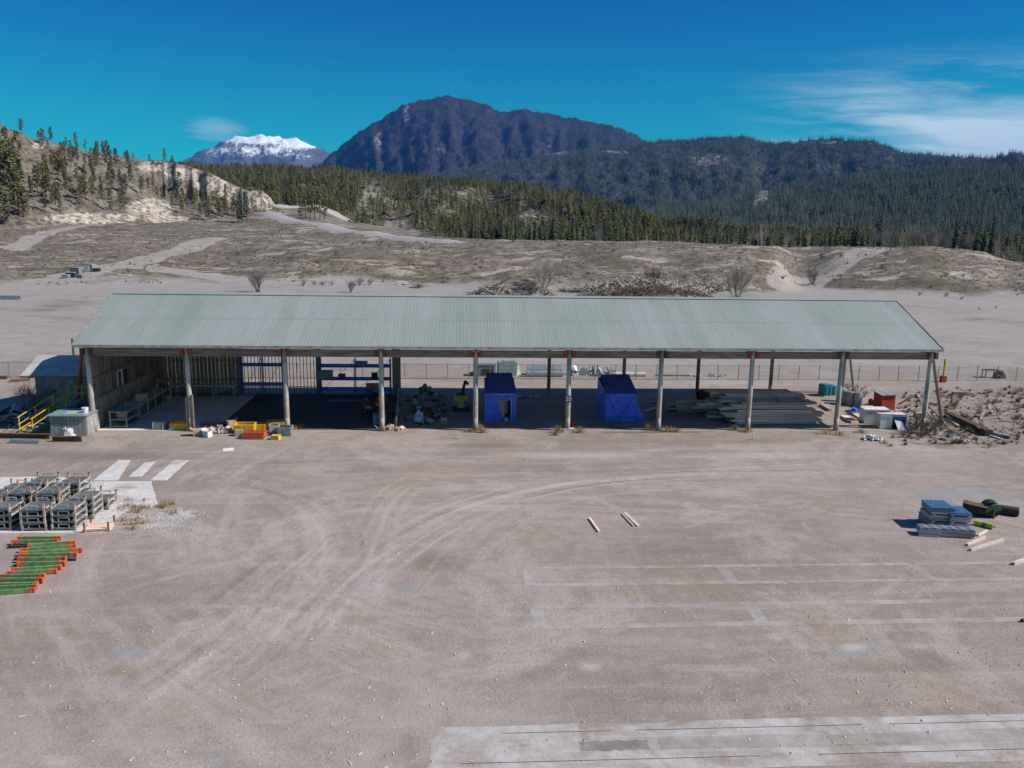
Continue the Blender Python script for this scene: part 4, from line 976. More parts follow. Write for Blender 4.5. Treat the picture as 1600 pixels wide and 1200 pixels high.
gx, gy = np.arange(-6, 64, .17), np.arange(-37.5, -.6, .17); GX, GY = np.meshgrid(gx, gy); n_ = GX.size
YV = np.stack([GX.ravel(), GY.ravel()], 1); dust = np.zeros(n_); damp = np.zeros(n_); stain = np.zeros(n_); gravel = np.zeros(n_)
for bi, (pts, w, amp_) in enumerate(BANDS):
    P = catmull([g(*q) for q in pts], 12); Q = np.array([(p.x, p.y) for p in P]); seg = Q[1:]-Q[:-1]; sl_n = np.linalg.norm(seg, axis=1); cum = np.concatenate([[0], np.cumsum(sl_n)]); tot = cum[-1]
    best = np.full(n_, 1e9); ac = np.zeros(n_); al = np.zeros(n_)
    for k in range(len(seg)):
        rel = YV-Q[k]; t_ = np.clip(rel@seg[k]/sl_n[k]**2, 0, 1); dv = rel-t_[:, None]*seg[k]; d = np.hypot(dv[:, 0], dv[:, 1]); sgn = np.sign(seg[k][0]*rel[:, 1]-seg[k][1]*rel[:, 0])
        mm_ = d < best; best[mm_] = d[mm_]; ac[mm_] = (d*sgn)[mm_]; al[mm_] = cum[k]+(t_*sl_n[k])[mm_]
    for i in np.nonzero(best < w*.6)[0]:
        e = max(0, 1-(best[i]/(w*.6))**2)**1.3; en = min(1, al[i]/6+.0, (tot-al[i])/6)
        v = MN.fractal(Vector((ac[i]*2.1+bi*9.1, al[i]*.06, bi*3.7)), .55, 2.0, 4)
        dust[i] = max(dust[i], max(0, min(1, .40+v*.62))*e*en*amp_); damp[i] = max(damp[i], max(0, -v-.12)*1.2*e*en*amp_)
BLOBS = [('damp', 690, 880, 60, 22, .8), ('stain', 660, 885, 30, 10, .8), ('stain', 560, 968, 34, 14, .9), ('stain', 620, 945, 30, 10, .6), ('gravel', 645, 922, 20, 8, .9), ('gravel', 870, 745, 30, 7, .6), ('stain', 190, 1050, 40, 14, .9), ('damp', 300, 1010, 60, 16, .6), ('gravel', 200, 1020, 70, 16, .7),
 ('gravel', 1340, 1018, 60, 16, .8), ('dust', 1335, 1012, 28, 8, .9), ('dust', 1215, 995, 18, 9, .7), ('dust', 925, 1042, 22, 9, .8), ('dust', 725, 1024, 14, 8, .7), ('dust', 1110, 1010, 12, 6, .6), ('dust', 1440, 1010, 40, 7, .6), ('damp', 1450, 1040, 110, 24, .6), ('damp', 950, 925, 60, 10, .5), ('damp', 1050, 860, 150, 18, .5), ('damp', 820, 1000, 90, 20, .4),
 ('damp', 120, 712, 190, 12, .8), ('damp', 440, 722, 160, 8, .6), ('damp', 250, 790, 60, 30, .5), ('dust', 900, 712, 160, 8, .7), ('damp', 760, 696, 60, 7, .8), ('stain', 770, 690, 50, 5, .7), ('damp', 1200, 690, 70, 6, .7), ('dust', 1180, 712, 200, 8, .6), ('gravel', 1500, 775, 120, 14, .8), ('gravel', 1380, 790, 40, 10, .6), ('stain', 1420, 800, 40, 8, .6), ('dust', 1130, 770, 60, 10, .6), ('stain', 870, 765, 40, 9, .5),
 ('gravel', 340, 1185, 50, 16, .6), ('gravel', 345, 1120, 14, 40, .6), ('stain', 380, 1090, 30, 30, .6), ('dust', 90, 1190, 40, 14, .7), ('damp', 600, 1080, 90, 30, .5), ('damp', 640, 1170, 40, 40, .6), ('gravel', 340, 690, 200, 6, .6), ('dust', 80, 960, 90, 16, .5), ('damp', 330, 880, 70, 16, .5), ('damp', 700, 1130, 14, 40, .5)]
D_ = {'dust': dust, 'damp': damp, 'stain': stain, 'gravel': gravel}
PXY = np.array([pxpy((x, y, 0)) for x, y in YV])
for nm, bx0, by0, rx_, ry_, am in BLOBS:
    q = np.exp(-((PXY[:, 0]-bx0)/rx_)**2-((PXY[:, 1]-by0)/ry_)**2)*am
    D_[nm] = np.maximum(D_[nm], q)
ny_, nx_ = GX.shape; me = bpy.data.meshes.new('yard_surface')
me.from_pydata([(x, y, .004) for x, y in YV], [], [(j*nx_+i, j*nx_+i+1, (j+1)*nx_+i+1, (j+1)*nx_+i) for j in range(ny_-1) for i in range(nx_-1)])
me.materials.append(MATS['yard_dirt'])
for nm in D_: me.attributes.new(nm, 'FLOAT', 'POINT').data.foreach_set('value', D_[nm])
struct(tag(link('yard_surface', me), 'packed dirt yard surface with tyre tracks, damp patches and gravel'))
# ------------------------------------------------------------------ stacked stillages
def make_stillage():
    t = thing('stillage', '-', 'stillage', (0, 0, 0))
    w, d = .96, .98
    box('deck', 'stillage_deck', t, (0, 0, .10), (w-.06, d-.06, .03))
    for s in (-1, 1):
        MB().box((s*w/2, 0, .09), (.06, d-.05, .07)).build('side_rail', 'stillage_rim', t); MB().box((0, s*d/2, .09), (w-.05, .06, .07)).build('end_rail', 'stillage_steel', t)
        r = MB(); y = s*(d/2)
        for x in (-.22, .22): r.box((x, y, .20), (.035, .03, .16))
        r.box((0, y, .285), (.475, .03, .035)); r.build('end_frame', 'pale_steel', t)
        for s2 in (-1, 1):
            po = MB().box((s*w/2, s2*d/2, .16), (.07, .07, .32)).build('corner_post', 'stillage_rim', t)
            MB().box((s*w/2, s2*d/2, .335), (.078, .078, .05)).build('post_cap', 'orange' if (s+s2*2) % 3 else 'rust', po)
    return t
st0 = make_stillage(); used = False
STK = [((-33, 830), 4, 'front row'), ((1, 829), 4, 'front row'), ((53, 830), 4, 'front row'), ((101, 829), 4, 'front row'),
       ((-12, 814), 4, 'middle row'), ((33, 813), 5, 'middle row'), ((78, 813), 5, 'middle row'), ((129, 812), 4, 'middle row'),
       ((62, 797), 5, 'back row'), ((112, 797), 5, 'back row'), ((20, 798), 4, 'back row'), ((152, 797), 2, 'back row')]
rowlab = {'front row': 'grey steel stillage in the row beside the rack beams', 'middle row': 'grey steel stillage in the middle row', 'back row': 'grey steel stillage in the row towards the shed'}
for (pp, n, row) in STK:
    p = g(*pp); rz = U(-.05, .05)
    for k in range(n):
        o = st0 if not used else copy_tree(st0); used = True
        o.location = (p.x+U(-.02, .02), p.y+.49+U(-.02, .02), .011+k*.285); o.rotation_euler = (0, 0, rz+U(-.015, .015)); lev = 'bottom' if k == 0 else 'top' if k == n-1 else 'middle'; o['label'] = rowlab[row]+(', at the bottom of its stack' if k == 0 else ', on top of its stack' if k == n-1 else ', between others of its stack'); o['group'] = 'stacked stillages, '+row+', '+lev
p = g(156, 826); t = thing('wooden_pallet_frame', 'low tan stillage frame lying alone at the corner of the pad', 'pallet', p, .1)
for k in range(5): MB().box((0, -.36+k*.18, .14), (1.0, .13, .03)).build('slat', 'lumber', t)
for x in (-.45, .45): MB().box((x, 0, .06), (.08, .86, .12)).build('runner', 'lumber', t)
for x in (-.48, .48):
    for y in (-.4, .4): MB().box((x, y, .22), (.06, .06, .44)).build('corner_post', 'rust', t)

# ------------------------------------------------------------------ orange and green rack beams
BEAMS = [(135, 695, 460, 693), (90, 728, 440, 720), (210, 758, 570, 733), (155, 786, 572, 752), (145, 812, 620, 784), (150, 826, 582, 817), (135, 862, 500, 855), (135, 895, 495, 885), (92, 934, 465, 913), (50, 965, 430, 942), (0, 991, 345, 985), (-60, 1018, 330, 1015), (-60, 1050, 290, 1042), (-60, 1077, 285, 1063), (-60, 1106, 270, 1082)]
for k, (a, b_, c_, d_) in enumerate(BEAMS):
    p, q = g(a/4.8, 700+b_/4.8), g(c_/4.8, 700+d_/4.8); dv = q-p; L = dv.length
    t = thing('rack_beam', 'green rack beam with orange ends lying in the row on the dirt', 'rack beam', (p.x, p.y, 0), math.atan2(dv.y, dv.x), 'rack beams on the dirt')
    z = .10+U(0, .05)
    MB().box((L/2, 0, z), (L*.80, .085, .15)).build('beam', 'green_beam', t)
    for x0_, x1_ in ((0, L*(.12+U(-.02, .05))), (L*(.87-U(-.02, .06)), L)):
        MB().box(((x0_+x1_)/2, 0, z), (abs(x1_-x0_), .098, .165)).build('end_sleeve', 'orange', t)
    for x in (.03, L-.03): MB().box((x, 0, z-.01), (.05, .13, .20)).build('end_plate', 'orange', t)
for (a, b_, c_, d_) in ((60, 752, 210, 748), (110, 842, 260, 838), (500, 846, 570, 846), (100, 893, 135, 893)):  # dark bars laid down as painted shadows of the beams
    p, q = g(a/4.8, 700+b_/4.8), g(c_/4.8, 700+d_/4.8); m = MB().bar(p+Vector((0, 0, .05)), q+Vector((0, 0, .05)), .1, .1); tag(m.build('bearer_or_shadow', 'dark'), 'dark bar standing in for a shadow among the orange and green beams', 'bearer_or_shadow', 'shadow bars among the rack beams')

# ------------------------------------------------------------------ right yard: flashing stacks, belt rolls, timbers
def corr(name, mat, w, d, parent, loc, rz=0, n=8, amp=.02, th=.0):
    """one corrugated metal sheet"""
    m = MB(); vs = []
    for i in range(n*2+1):
        x = w*(i/(n*2)-.5); z = amp*(i % 2)
        vs += [(x, -d/2, z), (x, d/2, z)]
    m.add(vs, [(2*i, 2*i+2, 2*i+3, 2*i+1) for i in range(n*2)])
    return m.build(name, mat, parent, loc=loc, rot=(0, 0, rz))
def stack(p, w, d, nl, rz, label, mats, lh=.09):
    t = thing('sheet_stack', label, 'metal stack', p, rz); z = 0
    for y in (-.3*d, .3*d): MB().box((0, y, .05), (w*.95, .09, .10)).build('bearer_or_shadow', 'lumber', t)
    z = .10
    for k in range(nl):
        MB().box((U(-.03, .03), U(-.03, .03), z+lh*.42), (w*U(.95, 1.02), d*U(.95, 1.02), lh*.84)).build('profile', mats[0] if k < nl-1 else mats[1], t)
        z += lh
        if k % 3 == 2 and k < nl-1:
            for x in (-.35*w, .35*w): MB().box((x, 0, z+.025), (.08, d*.98, .05)).build('spacer', 'lumber', t)
            z += .05
    corr('top_sheet', mats[1], w, d, t, (0, 0, z+.002), 0, 6, .035)
    return t
p = g(1468, 825); stack(p+Vector((0, .3, 0)), 1.05, 1.1, 9, -.12, 'stack of grey blue metal profiles with a bright blue top, the taller one', ('grey_metal', 'blue_paint'))
p = g(1496, 828); stack(p+Vector((.02, .3, 0)), .95, 1.0, 7, -.12, 'stack of grey blue metal profiles beside the taller stack', ('galv', 'blue_paint'))
p = g(1483, 838); stack(p+Vector((-.1, .1, 0)), 2.3, .5, 3, -.2, 'low long stack of grey metal profiles in front of the blue topped stacks', ('grey_metal', 'galv'))
p = g(1452, 838); stack(p+Vector((0, .1, 0)), .9, .35, 2, -.22, 'short low bundle of dark metal profiles with a bent end', ('teal_steel', 'galv'), .08)
p = g(1447, 815); t = thing('metal_box', 'small blue metal box tucked against the profile stacks', 'box', p); MB().box((0, 0, .2), (.55, .4, .4)).build('body', 'blue_paint', t); MB().box((0, 0, .415), (.6, .45, .03)).build('lid', 'blue_paint', t)
def roll(p, r, L, rz, label, hub=True):
    t = thing('belt_roll', label, 'roll', (p.x, p.y, 0), rz)
    m = MB(); n = 22; rings = [(-L/2, r*.96), (-L/2+.03, r), (L/2-.03, r), (L/2, r*.96)]; vs = []
    for x, rr in rings:
        for i in range(n): a = 2*math.pi*i/n; vs.append((x, math.cos(a)*rr, r+math.sin(a)*rr))
    m.add(vs, [(k*n+i, k*n+(i+1) % n, (k+1)*n+(i+1) % n, (k+1)*n+i) for k in range(3) for i in range(n)]+[tuple(range(n))[::-1], tuple(range(3*n, 4*n))])
    m.build('roll', 'rubber', t)
    for s in (-1, 1):
        m = MB(); vs = []
        for k, rr in enumerate((r*.5, r*.36)):
            for i in range(n): a = 2*math.pi*i/n; vs.append((s*(L/2+.012), math.cos(a)*rr, r+math.sin(a)*rr))
        m.add(vs, [(i, (i+1) % n, n+(i+1) % n, n+i) for i in range(n)]); m.build('core_ring', 'green_plastic' if hub else 'pale_steel', t)
    return t
pa = g(1527, 805); roll(pa, .30, 1.25, -.45, 'black rubber belt roll lying lengthwise behind the stacks')
p = g(1546, 806); roll(p, .38, .55, 1.25, 'black rubber roll with a wide green core face', True)
p = g(1566, 803); roll(p, .22, 1.3, -.55, 'black rubber roll with a pale core lying beside the green cored roll', False)
t = thing('rubber_flap', 'rusty red rubber mat draped over the belt roll', 'mat', (pa.x-.1, pa.y-.05, .56), -.45)
MB().sheet([(-.62, -.12, .02), (.42, -.30, -.05), (.5, -.05, .0), (-.55, .20, .1)], .04).build('mat', 'rust', t)
p = g(1540, 803); t = thing('green_plate', 'round green metal plate leaning on the rubber rolls', 'plate', (p.x-.05, p.y-.62, 0)); MB().tube((0, 0, .40), (.0, .05, .42), .36, .36, 24).build('disc', 'green_plastic', t); MB().box((0, -.02, .08), (.08, .06, .5)).build('stand', 'rust', t)
a, b_ = g(1523, 820), g(1551, 827); t = thing('lime_roller', 'lime yellow roller with a dark middle lying by the stacks', 'roller', (a.x, a.y, 0), math.atan2(b_.y-a.y, b_.x-a.x)); L = (b_-a).length
for x0_, x1_, mt, r in ((0, L*.38, 'lime', .12), (L*.38, L*.62, 'green_plastic', .10), (L*.62, L, 'lime', .12)): MB().tube((x0_, 0, .12), (x1_, 0, .12), r, r, 14).build('drum_section', mt, t)
MB().tube((-.08, 0, .12), (L+.08, 0, .12), .03, .03, 8).build('axle', 'dark', t)
def plank(name, a, b_, w, h, mat, label, cat='timber', group=None, z=0.0):
    p, q = g(*a), g(*b_); m = MB().bar(p+Vector((0, 0, z+h/2)), q+Vector((0, 0, z+h/2)), w, h); return tag(m.build(name, mat), label, cat, group)
plank('timber', (1511, 853), (1539, 841), .10, .10, 'white_timber', 'shorter pale timber lying by the profile stacks')
plank('timber', (1516, 861), (1567, 845), .11, .11, 'white_timber', 'longer pale timber lying by the profile stacks')
plank('timber', (1583, 883), (1612, 872), .12, .12, 'white_timber', 'pale timber with a dark end lying on the open yard')
plank('timber', (1528, 838), (1542, 830), .08, .08, 'lumber', 'short brown timber lying by the lime roller')
plank('timber', (921, 811), (936, 832), .10, .08, 'lumber', 'slim brown plank lying alone on the open dirt', 'plank')
plank('timber', (976, 802), (998, 823), .16, .06, 'white_timber', 'paired pale plank lying on the open dirt', 'plank')
plank('timber', (972, 804), (990, 823), .08, .06, 'lumber', 'thin plank lying against the paired pale plank', 'plank')
for a in ((718, 686), (776, 686), (1177, 687)):
    p = g(*a); tag(MB().box((p.x, p.y, .18), (.07, .05, .40), .2).build('stake', 'white_timber'), 'short pale survey stake standing in the dirt before the shed', 'stake', 'stakes before the shed')
p = g(357, 703); o = MB().box((0, 0, .02), (.62, .55, .03), 0, .03).build('board', 'white_paint', loc=p, rot=(0, 0, .25)); tag(o, 'square white board lying flat on the gravel', 'board')
p = g(1596, 972); o = MB().tube((p.x, p.y, .06), (p.x+.6, p.y+.1, .06), .06, .06, 10).build('pipe', 'dark'); tag(o, 'short dark pipe end lying on the footing strip', 'pipe')

# ------------------------------------------------------------------ bins, crates and junk before the first bays
def bin_(p, w, d, h, rz, mat, label, z=0):
    t = thing('open_bin', label, 'bin', (p.x, p.y, z), rz); th = .035
    box('floor', mat, t, (0, 0, .05), (w*.92, d*.92, .03))
    for s in (-1, 1):
        MB().sheet([(-w*.46, s*d*.46, .04), (w*.46, s*d*.46, .04), (w/2, s*d/2, h), (-w/2, s*d/2, h)][::s], th).build('side_wall', mat, t)
        MB().sheet([(s*w*.46, d*.46, .04), (s*w*.46, -d*.46, .04), (s*w/2, -d/2, h), (s*w/2, d/2, h)][::s], th).build('end_wall', mat, t)
        MB().box((s*w/2, 0, h), (.06, d+.06, .05)).build('rim', mat, t); MB().box((0, s*d/2, h+.001), (w-.06, .06, .05)).build('rim', mat, t)
    return t
bin_(g(285, 668)+Vector((0, -.35, 0)), 1.05, .7, .42, .02, 'yellow', 'yellow open metal bin beside the second post')
bin_(g(386, 673)+Vector((0, -.4, 0)), 1.2, .8, .55, .03, 'yellow', 'large yellow open metal bin in the middle of the junk row')
bin_(g(411, 669)+Vector((0, -.35, 0)), .62, .6, .38, -.1, 'yellow', 'smallest yellow open bin between the two large ones')
bin_(g(434, 666)+Vector((0, -.45, 0)), 1.12, .75, .45, .06, 'yellow', 'yellow open metal bin beside the third post')
bin_(g(444, 682)+Vector((0, .35, 0)), .85, .62, .55, -.08, 'grey_metal', 'dark grey open metal bin at the end of the junk row')
bin_(g(427, 678)+Vector((0, .3, 0)), .55, .5, .52, .1, 'pale_steel', 'pale grey open bin behind the dark grey bin')
def wirecrate(p, w, d, h, mat, label, rz=0):
    t = thing('wire_crate', label, 'crate', (p.x, p.y, 0), rz)
    fr_ = MB()
    for x in (-w/2, w/2):
        for y in (-d/2, d/2): fr_.box((x, y, h/2), (.045, .045, h))
    fr_.build('frame', mat, t)
    for face in range(4):
        m = MB()
        for k in range(7):
            f = k/6
            if face < 2: y = (face*2-1)*d/2; m.box((-w/2+w*f, y, h/2), (.018, .012, h)); m.box((0, y, .03+(h-.05)*f), (w, .012, .018))
            else: x = ((face-2)*2-1)*w/2; m.box((x, -d/2+d*f, h/2), (.012, .018, h)); m.box((x, 0, .03+(h-.05)*f), (.012, d, .018))
        m.build('mesh_side', mat, t)
    box('floor', mat, t, (0, 0, .05), (w-.05, d-.05, .025))
    return t
wirecrate(g(252, 669)+Vector((0, -.3, 0)), .62, .5, .5, 'pale_steel', 'pale grey wire crate beside the red and pink sacks')
wirecrate(g(592, 664)+Vector((0, .4, 0)), .75, .65, .62, 'pale_steel', 'grey wire crate standing beside the fourth post', .1)
p = g(266, 668); rag('sack', 'red', p+Vector((0, -.2, 0)), .22, .2, .42, 'small red sack beside the wire crate', 'sack', seed=2)
p = g(272, 670); rag('sack', 'plastic_white', p+Vector((0, -.25, 0)), .24, .2, .36, 'small pale sack between red sack and yellow bin', 'sack', seed=3)
def carton(p, w, d, h, rz, label, mat='cardboard', open_=True):
    t = thing('carton', label, 'box', (p.x, p.y, 0), rz)
    box('body', mat, t, (0, 0, h/2), (w, d, h))
    if open_:
        for s in (-1, 1): MB().sheet([(s*w/2, -d/2, h), (s*w/2, d/2, h), (s*(w/2+w*.3), d/2, h+.12), (s*(w/2+w*.3), -d/2, h+.12)][::-s], .012).build('flap', mat, t)
    return t
carton(g(308, 682)+Vector((0, .25, 0)), .6, .45, .42, .3, 'brown cardboard carton at the corner of the scrap heap')
carton(g(323, 684)+Vector((0, .2, 0)), .42, .4, .4, -.5, 'tilted white carton beside the brown carton', 'white_paint')
carton(g(360, 672)+Vector((0, .25, 0)), .5, .45, .6, .6, 'open cream carton standing among the grey scrap', 'cardboard')
carton(g(372, 682)+Vector((0, .2, 0)), .45, .4, .38, .2, 'brown carton between grey scrap and orange grating', 'cardboard', False)
carton(g(430, 688)+Vector((0, .2, 0)), .5, .4, .28, -.2, 'small yellow box in front of the grey bins', 'yellow', False)
rnd = random.Random(5)
def scrap_heap(p, n, rx, ry, h, mats, label, seed, lo=.12, hi=.6):
    """loose heap of mixed metal offcuts, pipes and plates too jumbled to count"""
    rnd = random.Random(seed); first = None
    for mt in mats:
        m = MB()
        for i in range(n//len(mats)):
            a = rnd.uniform(0, 6.28); r = rnd.random()**.5; x, y = math.cos(a)*r*rx, math.sin(a)*r*ry; z = h*(1-r)*rnd.random()+.04
            L = rnd.uniform(lo, hi); k = rnd.random()
            if k < .35: m.bar((x, y, z), (x+rnd.uniform(-L, L), y+rnd.uniform(-L, L), max(.03, z+rnd.uniform(-.2, .2))), rnd.uniform(.03, .08))
            elif k < .6: m.tube((x, y, z), (x+rnd.uniform(-L, L), y+rnd.uniform(-L, L), max(.04, z+rnd.uniform(-.15, .2))), rnd.uniform(.025, .07), None, 7)
            else: m.box((x, y, z+.05), (L*.6, L*rnd.uniform(.3, .6), rnd.uniform(.03, .25)), rnd.uniform(0, 3), rnd.uniform(-.4, .4), rnd.uniform(-.4, .4))
        if first is None: first = thing('scrap_heap', label, 'scrap', (p.x, p.y, 0))
        o = m.build('scrap_pieces', mt, first); o['kind'] = 'stuff'
    return first
scrap_heap(g(342, 676)+Vector((0, .2, 0)), 60, 1.0, .45, .4, ('pale_steel', 'galv', 'lumber'), 'tangled heap of grey metal offcuts between the two groups of bins', 1)
t = thing('orange_grating', 'stack of orange mesh gratings lying in front of the bins', 'grating', g(397, 686)+Vector((0, .25, 0)), -.06)
for k in range(5):
    m = MB(); z = .05+k*.085
    for i in range(9): m.box((-.65+1.3*i/8, 0, z), (.03, .75, .03))
    for i in range(5): m.box((0, -.37+.75*i/4, z+.03), (1.32, .03, .03))
    m.build('grating', 'orange', t, loc=(U(-.05, .05), U(-.04, .04), 0), rot=(0, 0, U(-.05, .05)))
rag('cloth', 'blue_paint', g(377, 668)+Vector((0, .1, .05)), .28, .22, .30, 'crumpled bright blue cloth beside the large yellow bin', 'cloth', seed=8)
p = g(610, 668); scrap_heap(g(612, 672), 36, .8, .35, .25, ('lumber', 'cardboard'), 'small heap of pale wood scraps beside the fourth post', 12)

# ------------------------------------------------------------------ storage inside the shed
def rack(p, L, d, h, rz, shelves, label, mat='pale_steel', smat='teal_steel', bays=3):
    t = thing('storage_rack', label, 'rack', (p[0], p[1], 0.02), rz)
    for k in range(bays+1):
        for y in (-d/2, d/2): MB().box((-L/2+L*k/bays, y, h/2), (.07, .07, h)).build('upright', mat, t)
    for z in shelves:
        box('shelf', smat, t, (0, 0, z), (L-.02, d, .05))
        for y in (-d/2-.045, d/2+.045): box('shelf_beam', mat, t, (0, y, z), (L, .04, .11))
    for k in range(bays):
        x = -L/2+L*k/bays; MB().bar((x, d/2, .2), (x+L/bays, d/2, h-.15), .03, .03).build('cross_brace', mat, t)
    return t
rack((1.25, 1.6), 1.9, 1.0, 1.15, math.pi/2, (.12, .55, 1.05), 'short blue grey shelf unit at the front of the left wall', 'teal_steel', 'teal_steel', 1)
rack((1.25, 5.8), 5.6, .9, 1.25, math.pi/2, (.15, 1.0), 'long low pipe frame rack along the left plank wall', 'pale_steel', 'lumber_grey', 4)
rack((1.25, 9.6), 1.6, .9, 1.7, math.pi/2, (.15, 1.4), 'taller end frame of the rack in the left rear corner', 'pale_steel', 'lumber_grey', 1)
rack((7.9, 10.7), 3.2, .8, 3.1, 0, (.9, 2.4), 'blue steel shelving standing against the slatted rear wall', 'tarp_dark', 'tarp_dark', 2)
rack((14.9, 10.9), 5.4, .8, 2.9, 0, (.5, 1.3, 2.3), 'open blue steel shelving in the bay without a rear wall', 'tarp_dark', 'tarp_dark', 2)
rack((3.6, 10.4), 4.6, .7, .95, 0, (.9,), 'low pipe trestle in front of the dark plank wall', 'pale_steel', 'pale_steel', 3)
for k, (x, y, w, d, h, z, mt, lb_) in enumerate(((1.3, 1.2, .5, .5, .4, .60, 'cardboard', 'brown box on the short blue grey shelf unit'), (1.3, 4.4, .6, .5, .38, 1.05, 'lumber', 'wooden crate on the long low pipe rack'), (13.9, 10.9, .5, .45, .3, 1.35, 'rust', 'rusty box on the middle shelf of the open shelving'), (16.4, 10.9, .45, .45, .4, 1.35, 'dark', 'black box on the middle shelf of the open shelving'), (15.4, 10.9, .9, .5, .3, 2.35, 'blue_paint', 'blue box on the top shelf of the open shelving'), (16.2, 10.9, .9, .6, .35, .55, 'orange', 'orange box on the bottom shelf of the open shelving'), (12.6, 10.8, 1.2, .7, .6, 1.33, 'teal_steel', 'blue grey tub on the middle shelf beside the wide post'), (1.4, 7.4, .6, .6, .5, .19, 'rust', 'rusty crate under the long low pipe rack'), (1.4, 8.6, .6, .6, .45, .0, 'lumber', 'wooden crate under the end of the pipe rack'))):
    t = thing('storage_crate', lb_, 'box', (x, y, z)); box('body', mt, t, (0, 0, h/2), (w, d, h)); box('lid', mt, t, (0, 0, h+.012), (w+.04, d+.04, .03))
tag(MB().box((14.6, 8.6, .09), (3.0, .35, .12)).build('metal_strip', 'blue_paint'), 'long blue metal strip lying before the open shelving', 'metal strip')
# machine parts standing in loose rows
mm = ['rust', 'dark', 'teal_steel', 'grey_metal', 'stillage_steel', 'blue_paint', 'lumber_grey', 'pale_steel', 'red', 'yellow', 'cardboard']
rnd = random.Random(11)
def motor(p, s, mat, mat2, kind, label):
    t = thing('machine_part', label, 'machine part', (p[0], p[1], 0), rnd.uniform(0, 6.3), 'machine parts on the shed floor')
    if kind == 0:
        MB().box((0, 0, .06*s), (1.0*s, .7*s, .12*s)).build('base', mat2, t); MB().tube((-.35*s, 0, .42*s), (.35*s, 0, .42*s), .3*s, None, 12).build('casing', mat, t); MB().tube((.35*s, 0, .42*s), (.6*s, 0, .42*s), .07*s, None, 8).build('shaft', 'pale_steel', t)
    elif kind == 1:
        MB().box((0, 0, .3*s), (.8*s, .6*s, .6*s)).build('housing', mat, t); MB().lathe([(.2*s, .6*s), (.2*s, .75*s), (.1*s, .9*s)], 10).build('cap', mat2, t); MB().box((0, -.32*s, .25*s), (.5*s, .06*s, .3*s)).build('cover_plate', mat2, t)
    else:
        m = MB()
        for x in (-.5, .5):
            for y in (-.35, .35): m.box((x*s, y*s, .25*s), (.06, .06, .5*s))
        m.box((0, 0, .5*s), (1.1*s, .8*s, .05)); m.build('stand', mat2, t); MB().tube((-.3*s, 0, .68*s), (.3*s, .1*s, .68*s), .16*s, None, 10).build('cylinder', mat, t)
for i in range(64):
    px = rnd.uniform(622, 694); py = rnd.uniform(611, 668)
    if px < 640 and py > 640: continue
    p = g(px, py)
    if p.x < 19.3: continue
    motor(p, rnd.uniform(.28, .6), rnd.choice(mm), rnd.choice(mm), i % 3, 'small grimy machine part in the cluttered rows beside the partition rail')
for i in range(8):
    p = g(rnd.uniform(572, 600), rnd.uniform(612, 655)); motor(p, rnd.uniform(.5, .9), rnd.choice(mm), rnd.choice(mm), i % 3, 'small grimy machine part on the enclosed side of the partition rail')
scrap_heap(g(655, 640), 110, 1.9, 4.2, .16, ('rust', 'grey_metal', 'teal_steel'), 'jumbled heap of dark scrap metal beside the partition rail', 3, .15, .8)
p = g(655, 662); rag('plastic_bundle', 'plastic_white', p+Vector((0, .4, 0)), .36, .4, .75, 'tall crumpled pale plastic bundle among the machine parts', 'bundle', seed=9)
p = g(664, 616); motor(p, .95, 'stillage_steel', 'grey_metal', 1, 'large dark engine block at the back of the machine parts')
# small yellow and blue machine
p = g(720, 643); t = thing('compact_loader', 'small yellow and blue tracked machine under the shed roof', 'machine', (p.x, p.y+.6, 0), .05)
for s in (-1, 1):
    tr = MB().box((s*.48, 0, .22), (.24, 1.4, .40)).build('track', 'rubber', t)
    for y in (-.5, 0, .5): MB().tube((s*.605, y, .22), (s*.625, y, .22), .16, .16, 12).build('wheel', 'dark', tr)
box('chassis', 'blue_paint', t, (0, 0, .50), (1.25, 1.1, .35)); MB().box((0, .15, .86), (.95, .9, .42)).build('hood', 'yellow', t); box('counterweight', 'yellow', t, (0, -.5, .62), (.36, .3, .7))
MB().box((0, .1, 1.11), (.7, .5, .08)).build('seat', 'dark', t)
MB().bar((.1, .4, 1.0), (.35, .9, 1.9), .14, .18).build('boom', 'dark', t); MB().bar((.35, .9, 1.9), (.55, .6, 1.75), .12, .16).build('boom', 'dark', t)
for s in (-1, 1): MB().tube((s*.5, -.55, .35), (s*.62, -.62, .15), .05, None, 6).build('stabiliser', 'pale_steel', t)

# ------------------------------------------------------------------ blue shelters
def tarp_panel(name, mat, par, pts, nx_=10, ny_=8, amp=.03, seed=0):
    p = [Vector(q) for q in pts]; nn = (p[1]-p[0]).cross(p[3]-p[0]).normalized(); vs = []
    for j in range(ny_+1):
        for i in range(nx_+1):
            s, t_ = i/nx_, j/ny_; q = p[0]*(1-s)*(1-t_)+p[1]*s*(1-t_)+p[2]*s*t_+p[3]*(1-s)*t_
            e = min(1, 6*min(s, 1-s)+.2)*min(1, 6*min(t_, 1-t_)+.2); vs.append(q+nn*amp*e*fr(q.x*1.7+seed, q.y*1.7, q.z*1.7, .8, 2, 4))
    m = MB(); m.add(vs, [(j*(nx_+1)+i, j*(nx_+1)+i+1, (j+1)*(nx_+1)+i+1, (j+1)*(nx_+1)+i) for j in range(ny_) for i in range(nx_)])
    return m.build(name, mat, par, smooth=True)
a, b_ = g(758, 658), g(806, 658); Wd = b_.x-a.x; D1 = 3.0; Hf = 1.95; Hb = 2.45
t = thing('tarp_shelter', 'blue sheeted cabin with a pale framed doorway under the shed', 'shelter', (a.x, a.y, 0))
dx0, dx1, dh = Wd*.46, Wd*.82, 1.42
